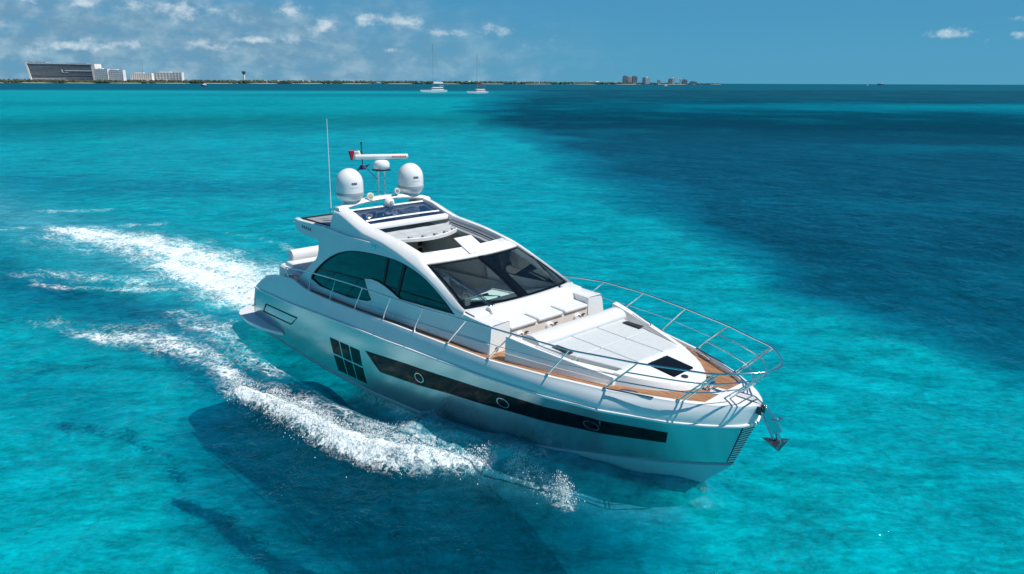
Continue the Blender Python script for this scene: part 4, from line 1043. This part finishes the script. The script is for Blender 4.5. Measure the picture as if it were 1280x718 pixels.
# seabed seen through the clear shallow water
BD = 3.5; KB = (CAM_H+BD)/CAM_H
GX0, GY0 = GX, GY
bxs = axis_pts(-30, 30, .4, -900, 900, 1.05); bys = axis_pts(10, 70, .4, -60, 1100, 1.04)
BX, BY = np.meshgrid(bxs, bys)
from_x = np.interp
def samp(arr):     # weed pattern and painted hull shade, looked up from the sea grid
    xi = np.clip(np.interp(BX/KB, gx, np.arange(nx)), 0, nx-1.001); yi = np.clip(np.interp(BY/KB, gy, np.arange(ny)), 0, ny-1.001)
    x0 = xi.astype(int); y0 = yi.astype(int); fx = xi-x0; fy = yi-y0
    return (arr[y0, x0]*(1-fx)+arr[y0, x0+1]*fx)*(1-fy)+(arr[y0+1, x0]*(1-fx)+arr[y0+1, x0+1]*fx)*fy
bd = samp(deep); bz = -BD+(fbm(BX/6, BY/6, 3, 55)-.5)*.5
by_, bx__ = BX.shape
bco = np.stack([BX, BY, bz], -1).reshape(-1, 3).astype(np.float32); bi = np.arange(by_*bx__).reshape(by_, bx__)
bf_ = np.stack([bi[:-1, :-1], bi[:-1, 1:], bi[1:, 1:], bi[1:, :-1]], -1).reshape(-1, 4)
mb = bpy.data.meshes.new('seabed'); mb.from_pydata(bco.tolist(), [], bf_.tolist()); mb.polygons.foreach_set('use_smooth', [True]*len(mb.polygons))
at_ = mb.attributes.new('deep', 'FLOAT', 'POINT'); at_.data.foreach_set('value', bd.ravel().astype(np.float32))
bed = bpy.data.objects.new('seabed', mb); col.objects.link(bed); tag(bed, 'sandy seabed with dark weed beds and painted yacht shade under the clear water', 'seabed', kind='structure')
bm_ = bpy.data.materials.new('seabed_sand_weed_and_shade'); bm_.use_nodes = True; t = NT(bm_.node_tree); p = t.n['Principled BSDF']
P_ = t.mapping(t.N('ShaderNodeNewGeometry').outputs['Position'], (1/KB, 1/KB, 1/KB))
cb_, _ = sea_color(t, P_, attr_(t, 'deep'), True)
t.put(p.inputs['Base Color'], cb_); p.inputs['Roughness'].default_value = 1.; p.inputs['Specular IOR Level'].default_value = 0.
mb.materials.append(bm_)

sm = bpy.data.materials.new('sea_water'); sm.use_nodes = True; t = NT(sm.node_tree); p = t.n['Principled BSDF']
P_ = t.N('ShaderNodeNewGeometry').outputs['Position']
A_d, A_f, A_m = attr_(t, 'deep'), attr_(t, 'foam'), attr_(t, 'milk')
ln = t.N('ShaderNodeVectorMath', operation='LENGTH'); t.l.new(P_, ln.inputs[0]); DS = ln.outputs['Value']
far_ = t.mr(DS, 45, 260)
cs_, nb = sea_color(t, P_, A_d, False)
base = t.mix(t.m('MULTIPLY', far_, 2., clamp=True), BODY+(1,), cs_)
base = t.mix(t.m('MULTIPLY', A_m, t.mr(nb, .25, .75, .45, 1.)), base, (.10, .40, .50, 1))
rip = t.noise(t.mapping(P_, (.55, 1.5, 1), rot=(0, 0, R_(12))), .55, 9, .80, .5)
rip2 = t.noise(t.mapping(P_, (.7, 1.3, 1), rot=(0, 0, R_(-25))), 2.6, 6, .7, .8)
rip3 = t.noise(t.mapping(P_, (.6, 1.4, 1), rot=(0, 0, R_(25))), 6.5, 4, .7, .6)
rr_ = t.m('ADD', t.m('MULTIPLY', t.m('SUBTRACT', rip, .5), 1.9), t.m('ADD', t.m('MULTIPLY', t.m('SUBTRACT', rip2, .5), 1.1), t.m('MULTIPLY', t.m('SUBTRACT', rip3, .5), .8)))
rr_ = t.m('ADD', rr_, .90)  # ripple light and dark painted into both water colour and tint
cc_ = t.N('ShaderNodeCombineXYZ'); [t.l.new(rr_, cc_.inputs[q]) for q in range(3)]
base = t.mix(1., base, cc_.outputs[0], 'MULTIPLY')
tint = t.mix(1., (1.0, 1.0, 1.0, 1), cc_.outputs[0], 'MULTIPLY')
# foam: lace plus solid froth
fp = t.mapping(P_, (1, 1, 1), rot=(0, 0, R_(40)))
wn = t.noise(P_, 1.6, 4, .6, 0, out=1)
fpw = t.mix(.9, fp, wn, 'ADD')
v1 = t.N('ShaderNodeTexVoronoi', feature='DISTANCE_TO_EDGE'); v1.inputs['Scale'].default_value = 2.2; t.l.new(fpw, v1.inputs['Vector'])
v2 = t.N('ShaderNodeTexVoronoi', feature='DISTANCE_TO_EDGE'); v2.inputs['Scale'].default_value = 5.5; t.l.new(fpw, v2.inputs['Vector'])
lace = t.m('MAXIMUM', t.mr(v1.outputs['Distance'], .16, .0), t.m('MULTIPLY', t.mr(v2.outputs['Distance'], .2, .0), .85))
nz1 = t.noise(t.mapping(fp, (.35, 1, 1)), 1.6, 7, .68, .6); nz2 = t.noise(P_, 9., 6, .7, .3); nz3 = t.noise(P_, .55, 4, .6, .5)
k = t.m('ADD', t.m('MULTIPLY', A_f, 1.05), t.m('MULTIPLY', t.m('SUBTRACT', nz1, .5), 1.5))
k = t.m('ADD', k, t.m('MULTIPLY', t.m('SUBTRACT', nz2, .5), .62)); k = t.m('ADD', k, t.m('MULTIPLY', t.m('SUBTRACT', lace, .5), .42)); k = t.m('ADD', k, t.m('MULTIPLY', t.m('SUBTRACT', nz3, .5), .5))
fm = t.m('MULTIPLY', t.mr(k, .52, 1.22), t.mr(A_f, .05, .40))
fm = t.m('POWER', fm, .85)
fcol = t.mix(t.mr(nz2, .35, .65), (.60, .74, .78, 1), (.90, .91, .91, 1))
base2 = t.mix(t.m('MULTIPLY', fm, .94), base, fcol)

t.put(p.inputs['Base Color'], base2); p.inputs['Roughness'].default_value = .9; p.inputs['Specular IOR Level'].default_value = 0.
dfar = t.mr(DS, 30, 900, 1., .25, smooth=False)
w1 = t.noise(t.mapping(P_, (1, .75, 1), rot=(0, 0, R_(20))), 1.1, 5, .62, .5)
w2 = t.noise(t.mapping(P_, (1, .6, 1), rot=(0, 0, R_(-15))), 4.0, 4, .6, .3)
w3 = t.noise(t.mapping(P_, (1, .4, 1), rot=(0, 0, R_(10))), .22, 4, .6, .2)
hh = t.m('ADD', t.m('MULTIPLY', w1, .26), t.m('MULTIPLY', w2, .09)); hh = t.m('ADD', hh, t.m('MULTIPLY', w3, .55)); bp = t.N('ShaderNodeBump'); bp.inputs['Distance'].default_value = 1.; t.l.new(hh, bp.inputs['Height']); t.l.new(t.m('MULTIPLY', dfar, .8), bp.inputs['Strength'])
t.l.new(bp.outputs[0], p.inputs['Normal'])
trn = t.N('ShaderNodeBsdfTransparent'); t.l.new(tint, trn.inputs[0])
opq = t.m('MAXIMUM', t.m('MAXIMUM', far_, fm), t.m('ADD', BA, t.m('MULTIPLY', A_m, .42)), clamp=True)
mx1 = t.N('ShaderNodeMixShader'); t.l.new(opq, mx1.inputs[0]); t.l.new(trn.outputs[0], mx1.inputs[1]); t.l.new(p.outputs[0], mx1.inputs[2])
gls = t.N('ShaderNodeBsdfGlossy'); gls.inputs[0].default_value = (.35, .80, 1, 1); t.l.new(bp.outputs[0], gls.inputs['Normal'])
t.put(gls.inputs['Roughness'], t.mr(DS, 20, 600, .05, .35))
frn = t.N('ShaderNodeFresnel'); frn.inputs[0].default_value = 1.333; t.l.new(bp.outputs[0], frn.inputs['Normal'])
gf = t.m('MULTIPLY', t.m('MINIMUM', t.m('MULTIPLY', frn.outputs[0], .7), t.mr(DS, 20, 200, .34, .10)), t.m('SUBTRACT', 1., fm))
mxs = t.N('ShaderNodeMixShader'); t.l.new(gf, mxs.inputs[0]); t.l.new(mx1.outputs[0], mxs.inputs[1]); t.l.new(gls.outputs[0], mxs.inputs[2])
t.l.new(mxs.outputs[0], [n for n in t.n if n.bl_idname == 'ShaderNodeOutputMaterial'][0].inputs[0])
me.materials.append(sm)

# spray thrown up by the bow wave and the stern: droplets and froth clumps nobody could count
def droplets(n, pts, wd, hmax, smin, smax, name, label, power=2.2):
    seg = np.array(pts)*KS; tt = rng.random(n)*(len(seg)-1); i = np.minimum(tt.astype(int), len(seg)-2); f_ = (tt-i)[:, None]
    c = seg[i]*(1-f_)+seg[i+1]*f_
    # bunch the droplets in bursts
    br = fbm(tt*3.1, tt*0+4.2, 3, 90); keep = rng.random(n) < np.clip((br-.22)*2.2, .08, 1); c = c[keep]; n = len(c); br = br[keep]
    wdv = np.interp(tt[keep]/(len(seg)-1), np.linspace(0, 1, len(wd)), wd)
    ang = rng.random(n)*6.283; rad = np.abs(rng.normal(0, .55, n))*wdv
    x = c[:, 0]+np.cos(ang)*rad; y = c[:, 1]+np.sin(ang)*rad*.8; z = .04+hmax*rng.random(n)**power*np.exp(-(rad/wdv)**2*.6)*(.4+br)
    s = smin+(smax-smin)*rng.random(n)**3
    base_v = np.array([(1, 0, 0), (-1, 0, 0), (0, 1, 0), (0, -1, 0), (0, 0, 1), (0, 0, -1)], float)
    bf = np.array([(0, 2, 4), (2, 1, 4), (1, 3, 4), (3, 0, 4), (2, 0, 5), (1, 2, 5), (3, 1, 5), (0, 3, 5)])
    st = 1+rng.random((n, 1, 1))*1.2*np.array([.3, .3, 1])
    rv = rng.normal(0, .25, (n, 6, 3))
    V_ = (base_v[None]+rv)*s[:, None, None]*st+np.stack([x, y, z], 1)[:, None, :]
    F_ = (bf[None]+(np.arange(n)*6)[:, None, None]).reshape(-1, 3)
    m_ = bpy.data.meshes.new(name); m_.from_pydata(V_.reshape(-1, 3).tolist(), [], F_.tolist()); fin(m_, M['spray'], 180)
    o = bpy.data.objects.new(name, m_); col.objects.link(o); tag(o, label, 'spray', kind='stuff'); return o
M['spray'] = mat('sea_spray', (.86, .90, .91), .45)
droplets(42000, CREST, [.30, .5, .5, .52, .58, .5, .25], .62, .003, .0125, 'bow_wave_spray', 'white spray breaking off the bow wave beside the starboard hull')
droplets(9000, [(.05, 14.0), (.5, 13.65), (.9, 13.3), (1.15, 12.8)], [.25, .38, .36, .22], .55, .003, .0105, 'bow_splash', 'small separate splash of droplets in front of the bow wave')
droplets(900, [(3.6, 13.8), (3.95, 13.4)], [.2, .18], .3, .005, .012, 'stem_splash', 'tiny droplets flying off below the stem')
droplets(9000, [(-8.2, 26.4), (-9.6, 28.4), (-12, 31)], [.7, 1.2, 1.1],   .40, .004, .013, 'stern_wake_spray', 'white froth boiling up behind the swim platform', power=3)

droplets(12000, [(-3.4, 15.3), (-2.5, 15.6), (-1.9, 16.1), (-1.4, 16.3)], [.6, .6, .5, .3], .50, .003, .0085, 'bow_spray_sheet', 'fine spray sheet between the bow wave and the starboard hull', power=1.6)

# ================================================================== FAR SHORE
def far(px, d): return Vector(((px-640)/F_PX*(d*.9635+CAM_H*.2678), d, 0))
def PXM(d): return d*.9635/F_PX       # metres per photo pixel at distance d
M['sand'] = mat('pale_sand', (.62, .56, .44), .9)
M['scrub'] = mat('coastal_scrub', (.045, .075, .04), .9, var=.6, vscale=.02)
M['wall_w'] = mat('white_render', (.82, .82, .82), .7, var=.12, vscale=.05)
M['wall_c'] = mat('cream_render', (.62, .58, .52), .7, var=.15, vscale=.05)
M['wall_r'] = mat('terracotta_render', (.42, .32, .29), .8, var=.15, vscale=.05)
M['wall_g'] = mat('hazed_grey_concrete', (.24, .31, .38), .8, var=.15, vscale=.05)  # terracotta and concrete paled, distance haze put into their colours
M['facade'] = mat('dark_curtain_wall', (.15, .19, .24), .25, var=.35, vscale=.03)
M['slabm'] = mat('grey_floor_slabs', (.38, .42, .47), .6)
M['wing'] = mat('window_dark', (.12, .15, .18), .3)
land_pts = []
def shore_y(px): return float(np.interp(px, [-400, 0, 240, 420, 640, 780, 880], [3300, 3400, 3700, 4300, 5200, 5800, 6600]))
# land strips
g = G(); s = G(); r1, r2, r3 = [], [], []
for px in np.arange(-420, 905, 6):
    d = shore_y(px)*(1+.006*math.sin(px*.11)); e_ = np.clip((900-px)/40, 0, 1)
    a = far(px, d); b = far(px, d+14); c = far(px, d+160); d4 = far(px, d+1500)
    r1.append([a+Vector((0, 0, -.5)), a+Vector((0, 0, .6)), b+Vector((0, 0, 1.6)), c+Vector((0, 0, 3.)), d4+Vector((0, 0, 3.5))])
g.loft(r1); land = g.obj('sandy_shore', M['sand']); tag(land, 'low sandy shoreline along the horizon', 'shore', kind='structure')
# coastal scrub and palms: one far mass of uneven clumps
vs, fs = [], []; g = G()
for i in range(5200):
    px = -400+1300*random.random(); d = shore_y(px)+16+random.random()**1.5*200; m_ = PXM(d)
    hgt = (4.5+11*random.random()**1.6)*(d/3600)*float(np.interp(px, [0, 240, 600, 800, 880], [1., .95, .75, .55, .3]))
    wd = (4+9*random.random())*d/3600; c = far(px, d); n = 6; ph = random.random()*6
    rr = []
    for (z, r) in ((0, .8), (.45, 1.), (.8, .6), (1., .1)):
        rr.append([c+Vector((wd*r*math.cos(ph+k*1.047)*(.7+.6*random.random()), wd*r*math.sin(ph+k*1.047), 2+hgt*z*(.8+.4*random.random()))) for k in range(n)])
    g.loft(rr, closed=True)
tr = g.obj('shore_scrub', M['scrub'], ang=180, recalc=False); tag(tr, 'dark green scrub and palms along the far shore', 'scrub', kind='stuff')

def root(name, px, d, label, cat, group=None, rz=0., z=2.2):
    o = bpy.data.objects.new(name, None); col.objects.link(o); o.location = far(px, d)+Vector((0, 0, z)); o.rotation_euler.z = rz
    tag(o, label, cat, group); return o
def floors(b, x0, x1, y0, z0, z1, n, th, m_, name='balcony_slabs', skew=0.):
    g = G()
    for k in range(n):
        z = z0+(z1-z0)*(k+.5)/n; g.box(x0-skew*z, x1, y0-1.6, y0+.0, z, z+th)
    return g.obj(name, m_, b)
# big slanted hotel
D = 3700; m_ = PXM(D); b = root('slanted_hotel', 78, D+60, 'huge dark glass hotel block with a slanted white left end, largest building on the shore', 'hotel')
W_ = 85*m_/2; H_ = 25*m_
def Q(u, v): return ((-W_+ (1-v)*4.5*m_)*(1-u)+(W_-(0)*v-(1-v)*-.8*m_)*u, v*H_*(1.0 - .06*u))   # facade coords, left edge leans out upward
def fac(u0, u1, v0, v1, yf, th):
    q = [Q(u0, v0), Q(u1, v0), Q(u1, v1), Q(u0, v1)]
    return [(q[0][0], yf, q[0][1]), (q[1][0], yf, q[1][1]), (q[1][0], yf+th, q[1][1]), (q[0][0], yf+th, q[0][1])], [(q[3][0], yf, q[3][1]), (q[2][0], yf, q[2][1]), (q[2][0], yf+th, q[2][1]), (q[3][0], yf+th, q[3][1])]
g = G(); g.hexa(*fac(0, 1, .02, .95, 0, 60)); g.obj('facade', M['facade'], b)
g = G()
for k in range(15):
    v = .07+k*.059
    if k in (4,): continue
    g.hexa(*fac(.02, .97, v, v+.016, -2.2, 2.0))
g.obj('floor_slabs', M['slabm'], b)
g = G(); g.hexa(*fac(-.022, .006, .0, .98, -3.5, 62)); g.hexa(*fac(.955, 1.01, .0, .97, -3.2, 62)); g.hexa(*fac(0.0, 1.0, .925, .965, -3.8, 64)); g.hexa(*fac(.55, .97, .585, .625, -3.6, 3)); g.hexa(*fac(.50, .59, .50, .515, -3.6, 3)); g.hexa(*fac(.50, .508, .5, .66, -3.6, 3))
g.hexa(*fac(.02, .52, .16, .185, -3.9, 3)); g.hexa(*fac(.52, .56, .0, .13, -3.9, 3)); g.hexa(*fac(.56, .97, .0, .035, -3.9, 3)); g.obj('white_frame', M['wall_w'], b)
g = G(); g.hexa(*fac(0.0, .28, .975, 1.01, 4, 40)); g.hexa(*fac(.58, .88, .975, 1.0, 4, 40)); g.obj('roof_plant', M['wall_g'], b)
def block(px0, px1, top_px, base_px, D, label, name='hotel_block', wallm='wall_w', nf=8, nb=10, group=None, cat='hotel', dy=0, vert=True, glassm='wing'):
    m_ = PXM(D); b = root(name, (px0+px1)/2, D+dy, label, cat, group); w_ = (px1-px0)/2*m_; h_ = (base_px-top_px)*m_
    g = G(); g.box(-w_, w_, 0, 26, 0, h_); g.box(-w_*.6, w_*.2, 6, 18, h_, h_+1.5*m_*.6); g.obj('walls', M[wallm], b)
    g = G(); g.box(-w_/nb*.42, w_/nb*.42, -.35, -.02, 0, h_/nf*.42); proto = g.obj('window', M[glassm], b)
    for i in range(nb):
        for k in range(nf):
            o = proto if i == k == 0 else proto.copy()
            if o is not proto: col.objects.link(o); o.parent = b
            o.location = (-w_+2*w_*(i+.5)/nb, 0, h_*(k+.30)/nf)
    return b
block(119, 135.5, 85, 101.5, 3650, 'white hotel wing with sloping honeycomb balconies right beside the slanted glass hotel', nf=7, nb=8)
block(137, 154.5, 86, 101.5, 3655, 'white balcony hotel wing second to the right of the slanted glass hotel', nf=7, nb=8)
b = block(163, 190, 89, 100.5, 3900, 'wide low white hotel with a thin mast, first of the pair right of the wings', nf=5, nb=10)
g = G(); g.tube([(2.5*PXM(3900), 5, 11*PXM(3900)), (2.5*PXM(3900), 5, 24*PXM(3900))], 1.0, 6); g.obj('roof_mast', M['wall_g'], b)
block(192.5, 227.5, 88.5, 101, 3850, 'long white hotel with dark window bays, rightmost large hotel on the left shore', nf=6, nb=9)
# control tower
D = 4050; m_ = PXM(D); b = root('control_tower', 305, D, 'slim white lookout tower with a dark flared top on the low shore', 'tower')
g = G(); g.lathe([(2.6*m_/2, 0), (2.0*m_/2, 11*m_)], (0, 0, 0), 12); g.obj('shaft', M['wall_w'], b)
g = G(); g.lathe([(2.4*m_/2, 10.4*m_), (5.0*m_/2, 12.4*m_), (5.2*m_/2, 14*m_), (2*m_/2, 14.4*m_)], (0, 0, 0), 12); g.obj('cabin', M['wing'], b)
# small shoreline buildings, each one a thing
specs = []
random.seed(21)
for k in range(46):
    px = random.uniform(268, 770); specs.append(px)
for k in range(5): specs.append(random.uniform(2, 30))
specs += [287, 291, 283, 447, 458, 471, 577, 570, 583, 624, 612, 632, 640, 655, 662, 671, 742, 738]
gl_ = 'low white and cream houses along the far shore'
for i, px in enumerate(specs):
    D = shore_y(px)+20+random.random()*60; m_ = PXM(D); b = root('shore_house', px, D, 'small low pale building among the scrub on the far shore', 'house', gl_)
    w_ = random.uniform(1.2, 4.5)*m_; h_ = random.uniform(1.2, 3.2)*m_*(.8 if px > 500 else 1)
    mm = M[random.choice(['wall_w', 'wall_w', 'wall_c', 'wall_r', 'wall_g'])]
    g = G(); g.box(-w_/2, w_/2, 0, 12, 0, h_); g.obj('walls', mm, b)
    g = G()
    if random.random() < .5: g.add([(-w_/2-.6, -.6, h_), (w_/2+.6, -.6, h_), (w_/2+.6, 12.6, h_), (-w_/2-.6, 12.6, h_), (-w_/2, 6, h_+.6*m_), (w_/2, 6, h_+.6*m_)], [(0, 1, 5, 4), (3, 4, 5, 2), (0, 4, 3), (1, 2, 5), (0, 3, 2, 1)])
    else: g.box(-w_/2-.4, w_/2+.4, -.4, 12.4, h_, h_+.8)
    g.obj('roof', M[random.choice(['wall_r', 'wall_g', 'wall_w'])], b)
    nw = max(2, int(w_/5))
    for q in range(nw): g = G(); g.box(-w_/2+w_*(q+.3)/nw, -w_/2+w_*(q+.7)/nw, -.3, -.02, h_*.35, h_*.75); g.obj('window', M['wing'], b)
# skyline cluster on the horizon
for (a_, b_, tp, mm, lab, nf, nb) in [(777.5, 783, 94, 'wall_g', 'narrow dark grey tower at the left end of the distant cluster', 8, 2), (783.5, 790, 94.6, 'wall_c', 'pinkish mid tower in the wide dark group of the distant cluster', 7, 4), (789, 795.5, 94.4, 'wall_g', 'grey tower at the right of the wide dark group in the distant cluster', 8, 4),
    (802.5, 805, 96, 'wall_g', 'thin dark tower beside the pale block of the distant cluster', 7, 2), (805.5, 811.5, 95.5, 'wall_w', 'pale square block in the middle of the distant cluster', 7, 4), (821, 824.5, 98.4, 'wall_c', 'low sandy building right of the pale square block on the horizon', 5, 3),
    (835, 838.5, 97.2, 'wall_r', 'reddish tower behind the small sailing boat', 6, 2), (839, 842.5, 96.2, 'wall_w', 'pale tower just right of the reddish tower', 7, 2), (849, 851, 97.2, 'wall_w', 'slim pale tower near the right end of the distant skyline', 6, 2), (852, 858, 98.2, 'wall_g', 'broad low grey building near the right end of the distant skyline', 5, 3), (862, 870, 100.4, 'wall_g', 'last long low building at the right end of the distant skyline', 3, 4)]:
    block(a_, b_, tp, 103.6, 5900, lab, name='tower_block', wallm=mm, nf=nf, nb=nb, cat='tower block')

# ------------------------------------------------------------------ boats
M['redcover'] = mat('dull_red_canvas', (.16, .03, .04), .8)
def catamaran(px, d, label, s, head, sailm):
    b = root('sailing_catamaran', px, d, label, 'catamaran', z=0., rz=head)
    for sd in (-1, 1):
        g = G(); rings = []
        for u, wv, z0 in ((-1, .55, .5), (-.9, .75, .25), (-.3, .85, .0), (.4, .75, .0), (.85, .35, .2), (1.02, .03, .9)):
            x = u*s; y = sd*s*.42
            rings.append([(x, y-wv, s*.16), (x, y-wv*.6, z0), (x, y+wv*.6, z0), (x, y+wv, s*.16)])
        g.loft(rings, closed=True, caps=True); g.obj('hull', M['whitep'], b)
    g = G(); g.box(-.8*s, .35*s, -.42*s, .42*s, s*.13, s*.17); g.obj('bridge_deck', M['whitep'], b)
    g = G(); g.hexa([(-.75*s, -.34*s, s*.17), (.32*s, -.30*s, s*.17), (.32*s, .30*s, s*.17), (-.75*s, .34*s, s*.17)], [(-.7*s, -.3*s, s*.34), (.05*s, -.24*s, s*.34), (.05*s, .24*s, s*.34), (-.7*s, .3*s, s*.34)]); cb = g.obj('cabin', M['whitep'], b)
    g = G(); g.hexa([(-.74*s, -.335*s, s*.20), (.31*s, -.305*s, s*.20), (.31*s, .305*s, s*.20), (-.74*s, .335*s, s*.20)], [(-.72*s, -.33*s, s*.29), (.17*s, -.28*s, s*.29), (.17*s, .28*s, s*.29), (-.72*s, .33*s, s*.29)]); g.obj('cabin_windows', M['wing'], cb)
    g = G(); g.tube([(.05*s, 0, s*.3), (.02*s, 0, s*3.05)], .13, 8); g.tube([(.05*s, 0, s*.55), (-.85*s, 0, s*.58)], .14, 6)
    g.tube([(.02*s, 0, s*3.0), (.98*s, 0, s*.2)], .035, 5); g.tube([(.02*s, 0, s*2.9), (-.8*s, .4*s, s*.2)], .03, 5); g.tube([(.02*s, 0, s*2.9), (-.8*s, -.4*s, s*.2)], .03, 5); g.obj('mast', M['wall_g'], b)
    g = G(); g.hexa([(-.8*s, -.15, s*.58), (0, -.15, s*.56), (0, .15, s*.56), (-.8*s, .15, s*.58)], [(-.8*s, -.05, s*.66), (0, -.05, s*.70), (0, .05, s*.70), (-.8*s, .05, s*.66)]); g.obj('stowed_sail', sailm, b)
    g = G(); g.box(-.75*s, -.45*s, -.3*s, .3*s, s*.40, s*.42); g.obj('bimini', sailm, b)
    b.scale = (1.05, 1.05, 1.3)
    return b
catamaran(541.5, 640, 'larger white sailing catamaran with a tall bare mast, left of the two far catamarans', 9.8, R_(205), M['whitep'])
catamaran(596, 590, 'white sailing catamaran with dark red covers, right one of two anchored together', 7.4, R_(215), M['redcover'])
def motorboat(px, d, L_, label, hullm, name, rz, cat='boat', mast=0, sail=False):
    b = root(name, px, d, label, cat, z=0., rz=rz); g = G(); rings = []
    for u, wv, z0, zt_ in ((-1, .8, .1, .9), (-.4, 1, 0, .95), (.3, .95, 0, 1.1), (.75, .5, .2, 1.35), (1, .03, .8, 1.6)):
        k_ = L_*.13; rings.append([(u*L_/2, -wv*k_*1.2, zt_*k_), (u*L_/2, -wv*k_*.8, z0*k_), (u*L_/2, wv*k_*.8, z0*k_), (u*L_/2, wv*k_*1.2, zt_*k_)])
    g.loft(rings, closed=True, caps=True); g.obj('hull', hullm, b); k_ = L_*.13
    g = G(); g.hexa([(-.38*L_, -k_*.9, k_*.9), (.2*L_, -k_*.8, k_), (.2*L_, k_*.8, k_), (-.38*L_, k_*.9, k_*.9)], [(-.34*L_, -k_*.75, k_*2.0), (.08*L_, -k_*.65, k_*2.0), (.08*L_, k_*.65, k_*2.0), (-.34*L_, k_*.75, k_*2.0)]); cb = g.obj('cabin', M['whitep'], b)
    g = G(); g.box(-.2*L_, .0, -k_*.5, k_*.5, k_*2.02, k_*2.6); g.obj('flybridge', M['whitep'], b)
    g = G(); g.hexa([(-.36*L_, -k_*.92, k_*1.25), (.17*L_, -k_*.82, k_*1.25), (.17*L_, k_*.82, k_*1.25), (-.36*L_, k_*.92, k_*1.25)], [(-.35*L_, -k_*.87, k_*1.65), (.13*L_, -k_*.76, k_*1.65), (.13*L_, k_*.76, k_*1.65), (-.35*L_, k_*.87, k_*1.65)]); g.obj('cabin_windows', M['wing'], cb)
    if mast: g = G(); g.tube([(0, 0, k_*2), (0, 0, mast)], .1*L_/12, 6); g.obj('mast', M['wall_g'], b)
    return b
motorboat(254, 1350, 15, 'small ferry with a dark blue hull and white cabin on the left horizon water', M['navy'], 'passenger_boat', R_(250))
motorboat(830.5, 1900, 15, 'tiny white boat with a short mast in front of the distant skyline', M['whitep'], 'small_boat', R_(200), mast=13)
motorboat(471, 3600, 34, 'white motor vessel moored close to the far shore', M['whitep'], 'moored_vessel', R_(180), mast=14)
motorboat(1083, 3600, 16, 'faint small sailing boat with a mast alone on the right horizon', M['whitep'], 'distant_boat', R_(200), mast=26)
motorboat(1100, 6500, 60, 'faint low dark ship right of the small sailing boat on the right horizon', M['wall_g'], 'distant_ship', R_(180))
motorboat(716, 4600, 20, 'tiny pale boat left of the distant skyline by the shore', M['whitep'], 'small_boat', R_(180))
